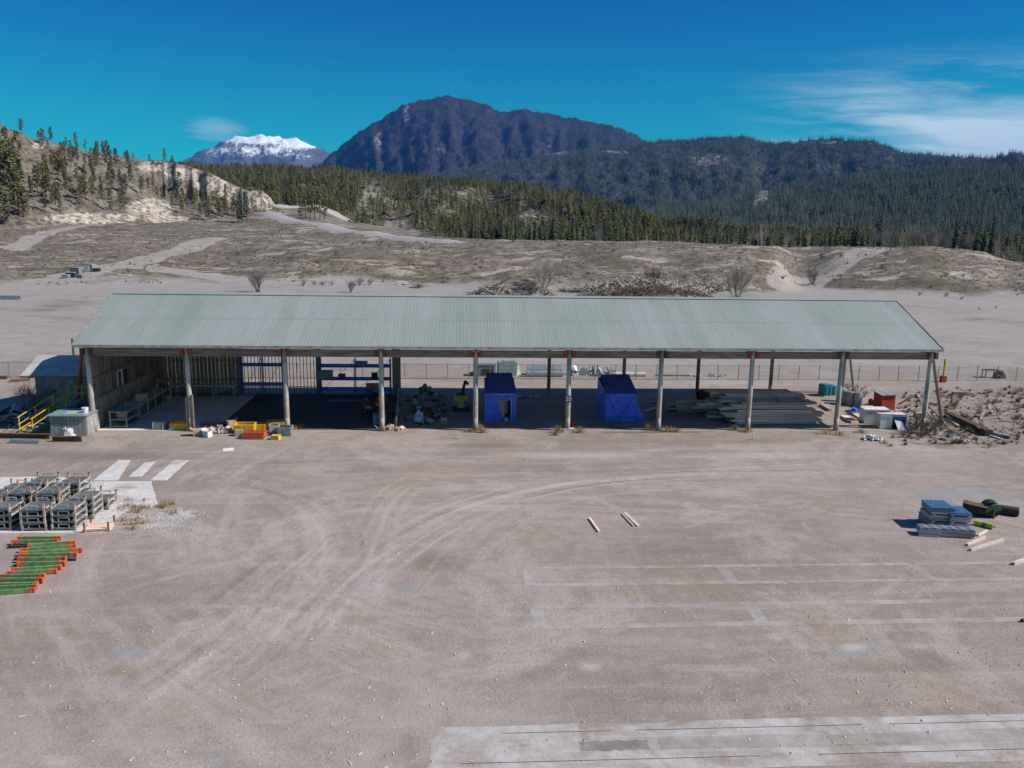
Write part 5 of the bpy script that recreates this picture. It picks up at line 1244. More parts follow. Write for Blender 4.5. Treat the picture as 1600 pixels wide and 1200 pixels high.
tarp_panel('front_panel', 'tarp', t, [(0, 0, 0), (dx0, 0, 0), (dx0, 0, Hf), (0, 0, Hf)], seed=1); tarp_panel('front_panel', 'tarp', t, [(dx1, 0, 0), (Wd, 0, 0), (Wd, 0, Hf), (dx1, 0, Hf)], seed=2)
tarp_panel('front_panel', 'tarp', t, [(dx0, 0, dh), (dx1, 0, dh), (dx1, 0, Hf), (dx0, 0, Hf)], seed=3)
tarp_panel('side_panel', 'tarp', t, [(0, D1, 0), (0, 0, 0), (0, 0, Hf), (0, D1, Hb)], seed=4); tarp_panel('side_panel', 'tarp', t, [(Wd, 0, 0), (Wd, D1, 0), (Wd, D1, Hb), (Wd, 0, Hf)], seed=5)
tarp_panel('rear_panel', 'tarp', t, [(Wd, D1, 0), (0, D1, 0), (0, D1, Hb), (Wd, D1, Hb)], seed=6)
tarp_panel('roof_panel', 'tarp_dark', t, [(-.06, -.06, Hf+.01), (Wd+.06, -.06, Hf+.01), (Wd-.15, D1, Hb+.35), (.15, D1, Hb+.35)], amp=.05, seed=7)
for (p, q) in (((0, -.02, 0), (0, -.02, Hf)), ((Wd, -.02, 0), (Wd, -.02, Hf)), ((.35, -.02, Hf-.08), (Wd-.2, -.02, Hf-.08)), ((.5, -.02, .03), (Wd, -.02, .03)), ((dx0, -.02, 0), (dx0, -.02, dh+.25)), ((dx1+.06, -.02, 0), (dx1+.06, -.02, dh+.25)), ((0, -.02, .72), (dx0, -.02, .72))):
    MB().bar(p, q, .035, .035).build('frame_batten', 'pale_steel' if p[0] in (dx0, dx1+.06) or p[2] > 1 or p[2] == .03 else 'grey_metal', t)
MB().sheet([(dx0+.05, .5, .15), (dx0+.38, .55, .1), (dx0+.40, .6, 1.3), (dx0+.05, .5, 1.35)], .03).build('inner_board', 'lumber', t)
MB().sheet([(dx0+.42, .8, .35), (dx1-.12, .8, .35), (dx1-.12, .85, 1.25), (dx0+.42, .85, 1.25)], .03).build('inner_board', 'lumber', t)
MB().lathe([(.17, 0), (.2, .2)], 12, (dx0+.45, .25, 0)).build('bucket', 'plastic_white', t)
tarp_panel('door_flap', 'tarp', t, [(dx0-.02, -.05, 0), (dx0+.22, -.12, 0), (dx0+.02, -.04, dh), (dx0-.02, -.03, dh)], 4, 6, .02, 8)
a, b_ = g(945, 659), g(995, 659); Wd = b_.x-a.x; D2 = 3.0
t = thing('tarp_covered_stack', 'bright blue tarpaulin roped over a tall stack under the shed', 'tarp stack', (a.x, a.y, 0), .02)
Hf = 1.95; Hb = 2.55
tarp_panel('front_tarp', 'tarp', t, [(0, 0, 0), (Wd, 0, 0), (Wd-.02, .05, Hf), (.03, .05, Hf)], 16, 12, .07, 11)
tarp_panel('side_tarp', 'tarp', t, [(Wd, 0, 0), (Wd+.35, D2, 0), (Wd, D2, Hb), (Wd-.02, .05, Hf)], 14, 12, .14, 12)
tarp_panel('side_tarp', 'tarp', t, [(-.1, D2, 0), (0, 0, 0), (.03, .05, Hf), (0, D2, Hb)], 12, 12, .08, 13)
tarp_panel('top_tarp', 'tarp_dark', t, [(.02, .04, Hf), (Wd, .04, Hf), (Wd+.0, D2, Hb+.2), (.15, D2, Hb+.2)], 14, 10, .07, 14)
tarp_panel('rear_tarp', 'tarp', t, [(Wd+.3, D2, 0), (-.1, D2, 0), (0, D2, Hb), (Wd, D2, Hb)], 8, 8, .08, 15)
tarp_panel('loose_corner', 'tarp', t, [(Wd+.1, .1, 0), (Wd+.75, .5, 0), (Wd+.22, .9, 1.0), (Wd+.02, .1, 1.5)], 8, 8, .12, 16)
for p, q in (((.1, -.06, Hf-.1), (Wd*.45, -.08, .25)), ((Wd-.15, -.06, Hf-.1), (Wd*.4, -.08, .25)), ((0, -.08, .9), (Wd, -.09, .95)), ((.1, -.07, .35), (Wd, -.08, .3)), ((.8, -.07, 1.25), (Wd-.3, -.07, 1.27))):
    MB().tube(p, q, .014, None, 5).build('rope', 'cable' if p[2] != .9 and p[2] != 1.25 else 'blue_paint', t)
m = MB(); p = g(1008, 632); tag(MB().tube(p+Vector((0, 0, .08)), g(1028, 628)+Vector((0, 0, .08)), .09, None, 8).build('post_offcut', 'grey_metal'), 'pale round post offcut lying beside the blue tarpaulin stack', 'post')
p = g(1006, 645); tag(MB().tube(p+Vector((0, 0, .10)), g(1022, 640)+Vector((0, 0, .12)), .10, None, 8).build('post_offcut', 'lumber_grey'), 'short log offcut lying beside the blue tarpaulin stack', 'post')
scrap_heap(g(820, 622), 18, .8, .3, .12, ('plastic_white', 'blue_paint'), 'scattered pale plastic scraps on the floor by the rear post', 21)
p = g(891, 666); rag('red_can', 'red', p+Vector((.22, .1, 0)), .17, .15, .36, 'small bright red can at the foot of the signed post', 'can', seed=6)
p = g(890, 674); tag(MB().box((p.x-.05, p.y+.12, .09), (.75, .3, .18)).build('concrete_block', 'concrete_white'), 'pale concrete block at the foot of the signed post', 'block')

# ------------------------------------------------------------------ lumber pile
rnd = random.Random(17)
lp = g(1140, 655); lay = 0; LABL = 'long rough sawn board in the big lumber pile under the shed'
ORD = 'first second third fourth fifth sixth seventh eighth ninth tenth topmost'.split()
x_l, x_r = g(1135, 655).x, g(1273, 655).x
for lay in range(11):
    ny_ = 5; z = .10+lay*.165
    for j in range(ny_):
        if lay > 8 and j < 2: continue
        y = 1.9+j*.62+(.25 if lay > 5 else 0); L = rnd.uniform(4.6, 6.4); xr = x_r-rnd.uniform(0, .7)-(.8 if lay in (5, 6) else 0)
        if j > 2 or lay > 6: xr -= rnd.uniform(.2, 1.2); L = rnd.uniform(4.8, 6.4)
        if lay in (3, 4) : L += .8
        tag(MB().box((0, 0, 0), (L, .56, .135 if lay % 3 else .15)).build('board', 'lumber' if rnd.random() < .55 else 'lumber_grey', loc=(xr-L/2, y, z), rot=(0, 0, rnd.uniform(-.01, .01))), 'rough sawn board in the '+ORD[lay]+' layer from the ground of the big lumber pile', 'board', 'lumber pile boards, '+ORD[lay]+' layer')
    if lay < 10:
        for xo in (-.9, -2.6, -4.3): tag(MB().box((x_r+xo-.4, 3.3, z+.085), (.09, 3.0, .03)).build('sticker', 'lumber_grey'), 'thin spacer strip between layers of the big lumber pile', 'spacer', 'spacers in the lumber pile')
for xo in (-.9, -2.6, -4.3): tag(MB().box((x_r+xo-.4, 3.3, .02), (.12, 3.1, .05)).build('sticker', 'lumber_grey'), 'thin spacer strip between layers of the big lumber pile', 'spacer', 'spacers in the lumber pile')
for k in range(9):
    p0 = g(1092+k*2, 640-k*2.2); L = rnd.uniform(3.8, 5.2); zz_ = .1+.17*(k % 5)
    tag(MB().box((0, 0, 0), (L, .4, .13)).build('board', 'lumber_grey', loc=(x_l-1.2+rnd.uniform(-.4, .4), 5.4+.5*(k//5), zz_+.4*(k//5)*0), rot=(0, 0, rnd.uniform(-.02, .02))), 'grey weathered board in the lower stack behind the big lumber pile', 'board', 'boards behind the lumber pile')
p = g(1098, 628); t = thing('reel', 'dark red reel standing at the left end of the lumber pile', 'reel', (p.x, p.y, 0), .2)
for y in (-.25, .25): MB().tube((0, y, .48), (0, y+.05, .48), .46, None, 18).build('flange', 'rust', t)
MB().tube((0, -.25, .48), (0, .25, .48), .28, None, 14).build('drum', 'red', t)
p = g(1206, 660); rag('tarp_bag', 'plastic_white', p+Vector((0, .35, 0)), .55, .42, 1.05, 'big crumpled white plastic bag before the lumber pile', 'bag', seed=13)
p = g(1235, 658); t = thing('work_stand', 'slim black stand wrapped in white plastic before the lumber pile', 'stand', (p.x, p.y, 0), .3)
MB().lathe([(.3, 0), (.3, .04), (.06, .12)], 12).build('foot', 'dark', t); MB().tube((0, 0, .1), (0, 0, 1.25), .045, None, 8).build('pole', 'dark', t)
rag('wrap', 'plastic_white', (0, 0, .62), .2, .18, .5, None, None, seed=15, par=t); MB().lathe([(.05, 1.15), (.1, 1.2), (.09, 1.36), (.04, 1.4)], 10).build('head', 'dark', t); MB().bar((-.02, 0, .55), (.26, -.1, .62), .05).build('arm', 'dark', t)

# ------------------------------------------------------------------ right end: tanks, freezers, hut, brush
p = g(1296, 620); t = thing('teal_tank', 'bright teal plastic tank with ribbed sides behind the lumber pile', 'tank', (p.x, p.y+.5, 0), .15)
MB().box((0, 0, .45), (1.05, .85, .8)).build('body', 'teal_paint', t); MB().box((-.2, 0, .88), (.55, .8, .12)).build('lid', 'teal_paint', t)
for x in (-.35, 0, .35): MB().box((x, -.44, .45), (.1, .05, .72)).build('rib', 'teal_paint', t)
MB().box((0, 0, .03), (1.1, .9, .06)).build('base', 'lumber', t)
for k, (px, py) in enumerate(((1321, 632), (1330, 634), (1342, 636), (1316, 628))):
    p = g(px, py); t = thing('metal_drum', 'upright pale grey cylinder in the row before the dry brush', 'drum', (p.x, p.y+.25, 0), 0, 'cylinders in a row')
    MB().lathe([(.27, 0), (.28, .03), (.28, .98), (.27, 1.0)], 18).build('shell', 'pale_steel', t, smooth=False); MB().lathe([(.29, .98), (.29, 1.03), (.24, 1.06)], 18).build('lid', 'galv', t)
    for z in (.33, .66): MB().lathe([(.283, z-.02), (.295, z), (.283, z+.02)], 18).build('hoop', 'grey_metal', t)
scrap_heap(g(1345, 646), 40, .95, .8, .4, ('blue_paint', 'tarp'), 'heap of bright blue plastic scrap behind the white chests', 31)
plank('beam', (1282, 634), (1297, 643), .22, .2, 'lumber_grey', 'short dark beam lying between lumber pile and post', 'beam')
plank('beam', (1318, 652), (1336, 662), .5, .16, 'lumber', 'thick brown board lying behind the white chests', 'beam')
plank('beam', (1335, 648), (1352, 658), .4, .12, 'lumber', 'brown board beside the blue scrap heap', 'beam')
def chest(p, w, d, h, rz, label, open_):
    t = thing('chest_freezer', label, 'chest', (p.x, p.y, 0), rz)
    if not open_: MB().box((0, 0, h/2+.02), (w, d, h-.04)).build('body', 'white_paint', t)
    else:
        MB().box((-w*.27, 0, h/2+.02), (w*.46, d, h-.04)).build('body', 'white_paint', t); MB().box((w*.48, 0, h/2+.02), (w*.05, d, h-.04)).build('side_wall', 'blue_paint', t); MB().box((w*.21, d*.46, h/2+.02), (w*.49, d*.07, h-.04)).build('back_wall', 'blue_paint', t)
        MB().box((w*.21, -d*.44, h-.11), (w*.49, .04, .22)).build('top_rail', 'blue_paint', t); MB().box((w*.21, 0, .04), (w*.49, d*.85, .06)).build('floor', 'dark', t)
        MB().sheet([(w*.02, -d*.48, h-.2), (w*.3, -d*.5, h-.25), (w*.38, -d*1.05, .03), (w*.12, -d*1.0, .03)], .02).build('hanging_sheet', 'galv', t)
    MB().box((0, 0, h+.03), (w+.06, d+.06, .09)).build('lid', 'white_paint', t)
chest(g(1371, 664)+Vector((.1, .75, 0)), 1.65, .95, .95, -.12, 'closed white chest freezer at the end of the shed', False)
chest(g(1395, 671)+Vector((.05, .5, 0)), 1.7, .95, .9, -.12, 'white chest with a broken open side and hanging metal sheet', True)
p = g(1386, 641); t = thing('red_privy', 'leaning bright red wooden box hut with a grey lid roof', 'small hut', (p.x, p.y+.5, 0), .12); t.rotation_euler = (.05, -.06, .12)
for k in range(6):
    MB().box((-.55+(k+.5)*1.1/6, -.5, .62), (1.1/6-.012, .04, 1.24)).build('plank', 'red', t); MB().box((-.55+(k+.5)*1.1/6, .5, .6), (1.1/6-.012, .04, 1.2)).build('plank', 'red', t)
    for s in (-1, 1): MB().box((s*.55, -.48+(k+.5)*.96/6, .61), (.04, .96/6-.012, 1.22)).build('plank', 'red', t)
MB().sheet([(-.7, -.65, 1.28), (.72, -.65, 1.2), (.72, .68, 1.3), (-.7, .68, 1.42)], .05).build('roof', 'grey_metal', t)
p = g(1366, 633); t = thing('orange_drum', 'small orange drum lying beside the red box hut', 'drum', (p.x, p.y+.2, 0), .4); MB().tube((-.25, 0, .24), (.25, 0, .24), .24, None, 16).build('shell', 'orange', t); MB().tube((-.27, 0, .24), (-.25, 0, .24), .26, None, 16).build('rim', 'rust', t)
t = thing('collapsed_frame', 'collapsed grey timber frame of poles beside the red box hut', 'timber frame', g(1425, 648))
q0 = g(1425, 648)
for a, za, b_, zb in (((1403, 636), .2, (1430, 638), 1.1), ((1430, 638), 1.1, (1462, 668), .15), ((1398, 645), .15, (1456, 640), .3), ((1400, 650), .1, (1450, 648), .18), ((1405, 655), .08, (1448, 645), .15), ((1430, 636), 1.0, (1475, 660), .1)):
    MB().tube(g(*a)+Vector((0, 0, za))-q0, g(*b_)+Vector((0, 0, zb))-q0, .07, .06, 7).build('pole', 'driftwood', t)
plank('fallen_log', (1480, 652), (1545, 682), .5, .42, 'bark', 'dark mossy log lying in the brush beyond the shed', 'log')
plank('fallen_log', (1470, 648), (1498, 668), .16, .14, 'driftwood', 'pale pole lying against the dark mossy log', 'log')
plank('fallen_log', (1545, 678), (1580, 686), .22, .2, 'driftwood', 'short pale log lying past the end of the mossy log', 'log')
plank('fallen_log', (1528, 676), (1566, 688), .14, .1, 'white_timber', 'whitened plank lying before the mossy log', 'log')
plank('fallen_log', (1488, 617), (1518, 618), .3, .28, 'driftwood', 'grey log lying in the weeds below the fence', 'log')
scrap_heap(g(1362, 687), 40, .6, .5, .2, ('white_paint', 'plastic_white'), 'tangle of white netting lying on the dirt before the chests', 41, .2, .5)
scrap_heap(g(1497, 690), 14, 1.0, .35, .1, ('white_paint', 'driftwood'), 'thin scatter of white scraps at the edge of the brush', 42)
p = g(1483, 684); rag('cloth', 'blue_paint', p, .22, .18, .25, 'crumpled dark blue cloth in the brush by the end post', 'cloth', seed=22)
for px, py, h in ((1432, 668, 1.7), (1448, 676, 1.8), (1462, 680, 1.4), (1424, 678, 1.2), (1480, 686, .9), (1440, 684, 1.0), (1410, 683, .8), (1470, 672, 1.4)):
    bush(g(px, py), h, 'tangled leafless brown brush around the end post of the shed', 'brush around the end post')
for px, py, h in ((1330, 612, 1.2), (1340, 616, 1.4), (1350, 620, .9), (1470, 622, .7), (1500, 625, .8), (1560, 620, .8), (1590, 615, .9), (1590, 640, .9), (1560, 650, .9), (1530, 640, .7), (1545, 700, .5), (1585, 660, .8), (1510, 660, .8), (1490, 640, .8)):
    bush(g(px, py), h, 'low dry brown brush in the rough ground beyond the shed', 'brush beyond the shed')
for k in range(10):
    a = g(rnd.uniform(1500, 1600), rnd.uniform(635, 690)); th = rnd.uniform(0, 3.1); L = rnd.uniform(.6, 2.2); o = MB().tube((0, 0, .06), (math.cos(th)*L, math.sin(th)*L, rnd.uniform(.05, .5)), .05, .03, 6).build('dead_branch', 'driftwood', loc=a); tag(o, 'dead grey branch lying in the rough ground beyond the shed', 'branch', 'dead branches beyond the shed')
b0 = g(44, 668); o = link('bare_tree', BT[1]); o.location = g(48, 652); o.scale = (.30, .30, .32); tag(o, 'small bare dark tree standing in front of the metal hut', 'tree')
P6 = [g(*w_) for w_ in ((1405, 690), (1480, 702), (1560, 698), (1640, 690), (1640, 604), (1560, 606), (1470, 612), (1420, 622), (1412, 655))]
pad('rough_ground', 'scrub_soil', ragged([(p.x, p.y) for p in P6], .35, 9, 61), 'rough brown scrubby ground beyond the end of the shed', .006)
FPs, FHs = [], []
for i in range(560):
    p = g(random.uniform(1412, 1640), random.uniform(606, 696)); FPs.append(Vector((p.x, p.y, 0))); FHs.append(15*(.12+.42*random.random()**2.5))
so2 = forest('low_scrub', 'low dry scrub covering the rough ground beyond the shed', protoS, FPs, FHs); so2['category'] = 'scrub'
# dry weeds
def tuft(p, r, h, label, group, n=60, mat='dry_grass'):
    m = MB()
    for i in range(n):
        a = U(0, 6.28); rr = r*random.random(); x, y = math.cos(a)*rr, math.sin(a)*rr*.7; tip = Vector((x+U(-.5, .5)*h*.7, y+U(-.5, .5)*h*.7, h*U(.5, 1))); s = Vector((math.sin(a), -math.cos(a), 0))*.014
        m.add([Vector((x, y, 0))-s, Vector((x, y, 0))+s, tip], [(0, 1, 2)])
    return tag(m.build('dry_weeds', mat, loc=p), label, 'weeds', group)
for px, py, r, h in ((872, 676, .45, .6), (905, 676, .5, .55), (868, 680, .3, .4), (1016, 672, .5, .55), (1042, 674, .55, .5), (1056, 675, .4, .4), (1148, 672, .5, .5), (1165, 675, .5, .4), (735, 675, .45, .35), (755, 676, .4, .45), (750, 672, .3, .5), (1290, 678, .8, .4), (1312, 680, .7, .35), (1345, 676, .6, .3), (455, 669, .6, .35), (470, 668, .4, .3), (190, 664, .5, .45), (180, 668, .4, .4), (612, 672, .6, .3), (340, 664, .7, .6), (322, 666, .5, .55)):
    tuft(g(px, py), r, h, 'tuft of dry yellow weeds at the foot of the front posts', 'weeds along the front posts', 110)
for i in range(46):
    tuft(g(random.gauss(228, 22), random.gauss(795, 9)) if i < 16 else g(random.gauss(205, 10), random.gauss(818, 6)) if i < 24 else g(U(0, 140), U(672, 682)) if i < 36 else g(U(1380, 1540), U(676, 698)), U(.2, .5), U(.15, .4), 'small tuft of dry weeds on bare dirt away from the posts', 'weeds on the yard', 40)

# ------------------------------------------------------------------ fence behind the shed
fence = thing('chain_link_fence', 'low chain link fence with steel posts behind the long shed', 'fence', (0, 17.65, 0))
fx0, fx1, sp, FHt = -60, 130, 1.82, 1.3
fpm = MB().tube((0, 0, 0), (0, 0, FHt+.06), .032, None, 6).mesh('fence_post'); fpm.materials.append(MATS['wire'])
x = fx0
while x < fx1: link('fence_post', fpm, fence, (x+U(-.04, .04), 0, 0), (U(-.02, .02), U(-.02, .02), 0)); x += sp
for z in (.06, FHt): MB().tube((fx0, 0, z), (fx1, 0, z), .024, None, 5).build('rail', 'wire', fence)
m = MB(); x = fx0
while x < fx1:
    for s in (0, 1): m.add([(x+s*FHt, 0, .05), (x+s*FHt+.016, 0, .05), (x+(1-s)*FHt+.016, 0, FHt), (x+(1-s)*FHt, 0, FHt)], [(0, 1, 2, 3)])
    x += .19
o = m.build('wire_mesh', 'wire', fence); o['kind'] = 'stuff'
p = g(1473, 597); t = thing('bollard', 'yellow post with a red base standing at the fence', 'bollard', (p.x, p.y, 0)); MB().tube((0, 0, .5), (0, 0, 2.1), .09, None, 12).build('post', 'yellow', t); MB().box((0, 0, .28), (.42, .42, .56)).build('base', 'red', t)

# ------------------------------------------------------------------ scrap metal lying beyond the fence
def crumple(p, w, h, d, mat, label, seed, rz=0):
    rnd = random.Random(seed); t = thing('folded_metal', label, 'scrap metal', (p.x, p.y, 0), rz)
    n = rnd.randint(3, 5)
    for k in range(n):
        x = -w/2+w*(k+.2)/n; ww = w/n*rnd.uniform(.9, 1.7); hh = h*rnd.uniform(.55, 1); y = rnd.uniform(-d/2, d/2)
        MB().sheet([(x, y, 0), (x+ww, y+rnd.uniform(-.3, .3), 0), (x+ww*rnd.uniform(.5, 1), y+rnd.uniform(.1, .6), hh*rnd.uniform(.7, 1)), (x+rnd.uniform(0, .4)*ww, y+rnd.uniform(.1, .5), hh)], .02).build('panel', mat, t)
        MB().sheet([(x+ww*.1, y+.1, hh*.5), (x+ww, y+.1, hh*.4), (x+ww, y+d*.7, .1), (x+ww*.1, y+d*.7, .2)], .02).build('panel', mat, t)
    return t
y0 = 19.5
def onY(px, y): d = ray(px, hor(px)); return Vector((CAM.x+d.x*(y-CAM.y)/d.y, y, 0))
bx_ = onY(762, 19.3); t = thing('metal_tank', 'teal grey open metal cabinet lying beyond the fence', 'cabinet', bx_); MB().box((0, 0, .5), (1.55, .9, 1.0)).build('body', 'teal_steel', t); MB().box((.1, -.47, .45), (1.0, .03, .5)).build('opening', 'dark', t); MB().box((0, 0, 1.02), (1.65, 1.0, .05)).build('lid', 'galv', t)
bx_ = onY(795, 19.6); t = thing('metal_tank', 'larger dented teal grey metal box beyond the fence', 'cabinet', bx_, .1); MB().box((0, 0, .62), (1.6, 1.0, 1.24)).build('body', 'teal_steel', t); MB().sheet([(.8, -.5, 0), (1.25, -.4, 0), (1.05, .2, 1.0), (.8, .5, 1.2)], .02).build('bent_side', 'grey_metal', t); MB().box((.2, 0, 1.27), (1.1, .9, .05)).build('lid', 'teal_steel', t)
for k, (pa, pb, y, z, r, lb_) in enumerate(((825, 886, 19.0, .3, .28, 'large shiny metal duct lying beyond the fence'), (828, 884, 19.9, .45, .42, 'second metal duct lying behind the shiny one'), (968, 1020, 19.2, .26, .2, 'long white pipe lying beyond the fence'), (1036, 1092, 19.4, .12, .11, 'dark pipe lying beyond the fence'))):
    a, b_ = onY(pa, y), onY(pb, y); t = thing('duct', lb_, 'pipe', a); MB().tube((0, 0, r), (b_.x-a.x, 0, r), r, None, 16).build('tube', ('galv', 'galv', 'white_paint', 'grey_metal')[k], t)
    for f in (.33, .66): MB().tube(((b_.x-a.x)*f-.03, 0, r), ((b_.x-a.x)*f+.03, 0, r), r+.015, None, 16).build('seam_band', 'galv', t)
crumple(onY(905, 19.3), 1.6, 1.15, .8, 'galv', 'peaked folded metal sheet beyond the fence', 3); crumple(onY(930, 19.8), 1.5, 1.0, .9, 'teal_steel', 'heap of bent teal metal panels beyond the fence', 5)
crumple(onY(953, 19.2), 1.7, 1.2, .8, 'pale_steel', 'crumpled pale metal sheets beyond the fence', 8); crumple(onY(742, 19.6), .9, .35, .5, 'rust', 'low rusty scrap beside the metal cabinets', 9)
scrap_heap(onY(1125, 19.4), 26, 1.8, .3, .15, ('white_paint', 'pale_steel'), 'low line of white scrap lying along the fence', 51)
t = thing('work_table', 'dark steel work table standing beyond the fence', 'table', onY(1576, 19.2)); box('top', 'dark', t, (0, 0, .72), (1.2, .6, .05))
for x in (-.55, .55):
    for y in (-.25, .25): box('leg', 'dark', t, (x, y, .36), (.06, .06, .72))
rag('tyre_heap', 'rubber', onY(1592, 18.9), .6, .4, .7, 'black heap of rubber lying at the fence', 'rubber heap', seed=33)

# ------------------------------------------------------------------ debris behind
def sticks(px, py, rx, ry, h, n, mats, label, seed, lo=.5, hi=2.6, r=.07):
    rnd = random.Random(seed); p = g(px, py); p.z = max(0, min(terrain(p.x+dx, p.y-ry*.5) for dx in (-rx*.6, 0, rx*.6)))-.02; t = thing('debris_pile', label, 'debris pile', p)
    for mt in mats:
        m = MB()
        for i in range(n//len(mats)):
            a = rnd.uniform(0, 6.28); q = rnd.random()**.6; x, y = math.cos(a)*q*rx, math.sin(a)*q*ry; z = max(.05, h*(1-q**1.5)*rnd.uniform(.4, 1.05)); L = rnd.uniform(lo, hi); th = rnd.uniform(0, 3.14)
            dz = rnd.uniform(-.35, .35)*L
            m.bar((x-math.cos(th)*L/2, y-math.sin(th)*L/2, max(.03, z-dz)), (x+math.cos(th)*L/2, y+math.sin(th)*L/2, max(.03, z+dz)), r*rnd.uniform(.6, 2.2), r*rnd.uniform(.6, 1.5))
        o = m.build('loose_wood', mt, t); o['kind'] = 'stuff'
    # earth core
    m = MB(); nu, nv = 20, 7; vs = []
    for j in range(nv+1):
        q = 1-j/nv
        for i in range(nu): a = 2*math.pi*i/nu; k = 1+.2*fr(math.cos(a)*2+seed, math.sin(a)*2, q, 1, 2, 3); vs.append((math.cos(a)*q*rx*k, math.sin(a)*q*ry*k, h*(.8 if n < 20 else .38)*(1-q**1.6)*k-.02))
    m.add(vs, [(j*nu+i, j*nu+(i+1) % nu, (j+1)*nu+(i+1) % nu, (j+1)*nu+i) for j in range(nv) for i in range(nu)]); m.build('earth_core', 'dirt_ground', t, smooth=True)
sticks(770, 462, 5, 3, 2.2, 300, ('driftwood', 'white_timber', 'rust'), 'pale broken timber heap just behind the roof ridge', 1)
sticks(826, 461, 5, 3, 2.4, 260, ('driftwood', 'twig', 'bark'), 'dark broken timber heap beside the pale one', 2)
sticks(812, 450, 6.5, 4, 3.2, 14, ('driftwood',), 'pale conical earth heap behind the broken timber', 3)
sticks(1000, 457, 16, 4.5, 2.6, 2200, ('driftwood', 'white_timber', 'twig', 'driftwood'), 'long heap of bleached driftwood and broken boards', 4, .5, 3.0, .09)
sticks(940, 464, 5, 2.5, 1.1, 170, ('twig', 'bark', 'driftwood'), 'small brown brush heap beside the long driftwood heap', 5)
sticks(1018, 463, 12, 3, 2.0, 700, ('twig', 'rust', 'bark'), 'long red brown brush heap before the driftwood', 6, .5, 2.6, .05)
sticks(1108, 456, 8, 3, 1.5, 700, ('driftwood', 'white_timber'), 'low bleached wood scatter at the end of the driftwood heap', 7)
sticks(1200, 452, 4, 2, .6, 70, ('white_timber', 'driftwood'), 'small scatter of white wood below the berm end', 8)
sticks(654, 450, 2, 1.2, .7, 40, ('bark', 'driftwood'), 'small dark wood scrap heap behind the roof', 9)
sticks(1530, 428, 5, 2.5, 1.2, 70, ('bark', 'driftwood', 'dark'), 'dark stump heap on the grassy berm', 10)
for k, (px, py, s) in enumerate(((104, 437, 1.0), (112, 436, 1.2), (121, 433, 1.6), (133, 432, 1.5), (142, 431, 1.6), (152, 432, 1.1), (127, 437, 1.0))):
    p = g(px, py+4); z_ = terrain(p.x, p.y); t = thing('site_box', 'grey box in the cluster of boxes beside the dirt track', 'box', (p.x, p.y, z_-.05), U(-.3, .3), 'boxes beside the dirt track'); box('body', ('galv', 'dark', 'stillage_steel', 'grey_metal')[k % 4], t, (0, 0, .4*s), (1.3*s, 1.0*s, .8*s)); box('lid', 'pale_steel', t, (0, 0, .82*s), (1.35*s, 1.05*s, .08))
p = g(10, 468); t = thing('scrap_trough', 'long teal grey metal trough lying on the back flat', 'trough', p); 
for y in (-.4, .4): MB().box((0, y, .3), (4, .06, .6)).build('side_wall', 'teal_steel', t)
MB().box((0, 0, .06), (4, .8, .06)).build('floor', 'teal_steel', t)
for k, (px, py, lb_) in enumerate(((628, 440, 'white block lying at the foot of the berm'), (922, 419, 'teal wrecked panel lying on the berm slope'))):
    p = at(px, hor(px), 16680/(py-hor(px)+2)); z_ = terrain(p.x, p.y); t = thing('junk_panel', lb_, 'junk', (p.x, p.y, z_)); MB().box((0, 0, .4), (2.2, .9, .8), .1).build('body', ('white_paint', 'teal_steel')[k], t); MB().box((.6, -.3, .3), (1.0, .6, .1), .5).build('loose_panel', 'pale_steel', t)
# rusty scrap by the fence on the far left
plank('steel_beam', (0, 592), (12, 592), .3, .25, 'rust', 'rusty beam lying at the left end of the fence', 'steel beam'); plank('steel_beam', (16, 597), (47, 595), .4, .2, 'rust', 'flat rusty beams lying beside the hut roof', 'steel beam')
sticks(24, 655, 3.2, 2.6, .5, 110, ('rust', 'dark', 'lumber_grey'), 'dark heap of rusty scrap in the shade before the hut', 14, .4, 1.8, .06)
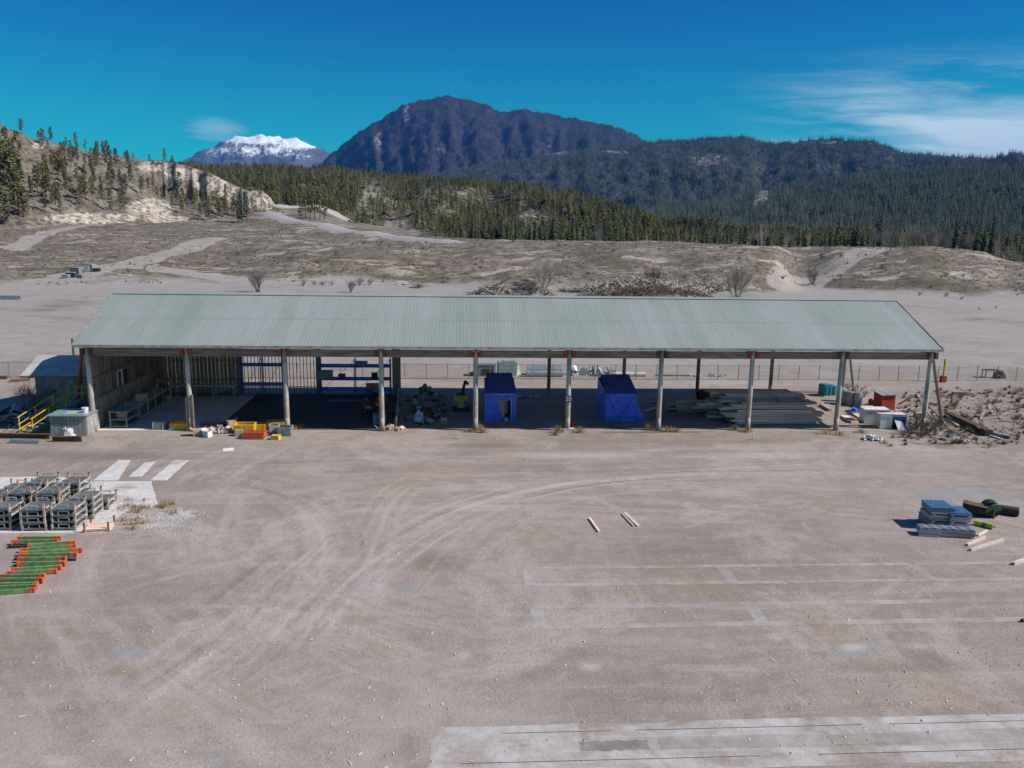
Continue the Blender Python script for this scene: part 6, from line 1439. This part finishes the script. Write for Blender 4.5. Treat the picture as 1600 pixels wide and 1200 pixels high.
# shadow-casting overhead cable near the front posts
# ------------------------------------------------------------------ loose stones
rnd = random.Random(77); m = MB()
def stone_into(m, x, y, z, s):
    q = [Vector((a*s*rnd.uniform(.6, 1.2), b_*s*rnd.uniform(.6, 1.2), c_*s*rnd.uniform(.3, .7))) for a, b_, c_ in ((1, 0, 0), (-1, 0, 0), (0, 1, 0), (0, -1, 0), (0, 0, 1), (0, 0, -.4))]
    m.add([v+Vector((x, y, z+s*.15)) for v in q], [(0, 2, 4), (2, 1, 4), (1, 3, 4), (3, 0, 4), (2, 0, 5), (1, 2, 5), (3, 1, 5), (0, 3, 5)])
for i in range(1500):
    px = rnd.uniform(-40, 1640); py = rnd.uniform(684, 1230) if rnd.random() < .8 else rnd.uniform(684, 760); p = g(px, py); stone_into(m, p.x, p.y, 0, rnd.choice((.015, .02, .02, .03, .03, .045, .06)))
for i in range(900):
    p = g(rnd.gauss(235, 35), rnd.gauss(812, 12)); stone_into(m, p.x, p.y, 0, rnd.uniform(.02, .07))
for i in range(700):
    p = g(rnd.uniform(130, 620), rnd.gauss(686, 6)); stone_into(m, p.x, p.y, 0, rnd.uniform(.02, .06))
o = m.build('loose_stones', 'stone'); tag(o, 'loose stones scattered over the dirt yard', 'stones', kind='stuff')
m = MB()
for i in range(110):
    px = rnd.uniform(-20, 1620); py = rnd.uniform(690, 1200); p = g(px, py); a = rnd.uniform(0, 3.1); m.box((p.x, p.y, .015), (rnd.uniform(.04, .2), rnd.uniform(.02, .05), .015), a)
o = m.build('wood_chips', 'white_timber'); tag(o, 'pale wood splinters scattered over the dirt yard', 'splinters', kind='stuff')

# ------------------------------------------------------------------ haze
m = bpy.data.materials.new('haze'); m.use_nodes = True; t = NT(m.node_tree); t.n.clear()
pv = t.add('ShaderNodeVolumePrincipled', {'Color': (.08, .33, 1.0, 1), 'Density': 3.2e-5, 'Anisotropy': 0.0})
t.add('ShaderNodeOutputMaterial', {'Volume': pv.outputs[0]}); MATS['haze'] = m
hz = MB().box((0, 8000, 900), (37000, 18800, 1812)).build('haze', 'haze'); tag(hz, 'thin blue haze hanging over the whole valley', 'haze', kind='stuff')
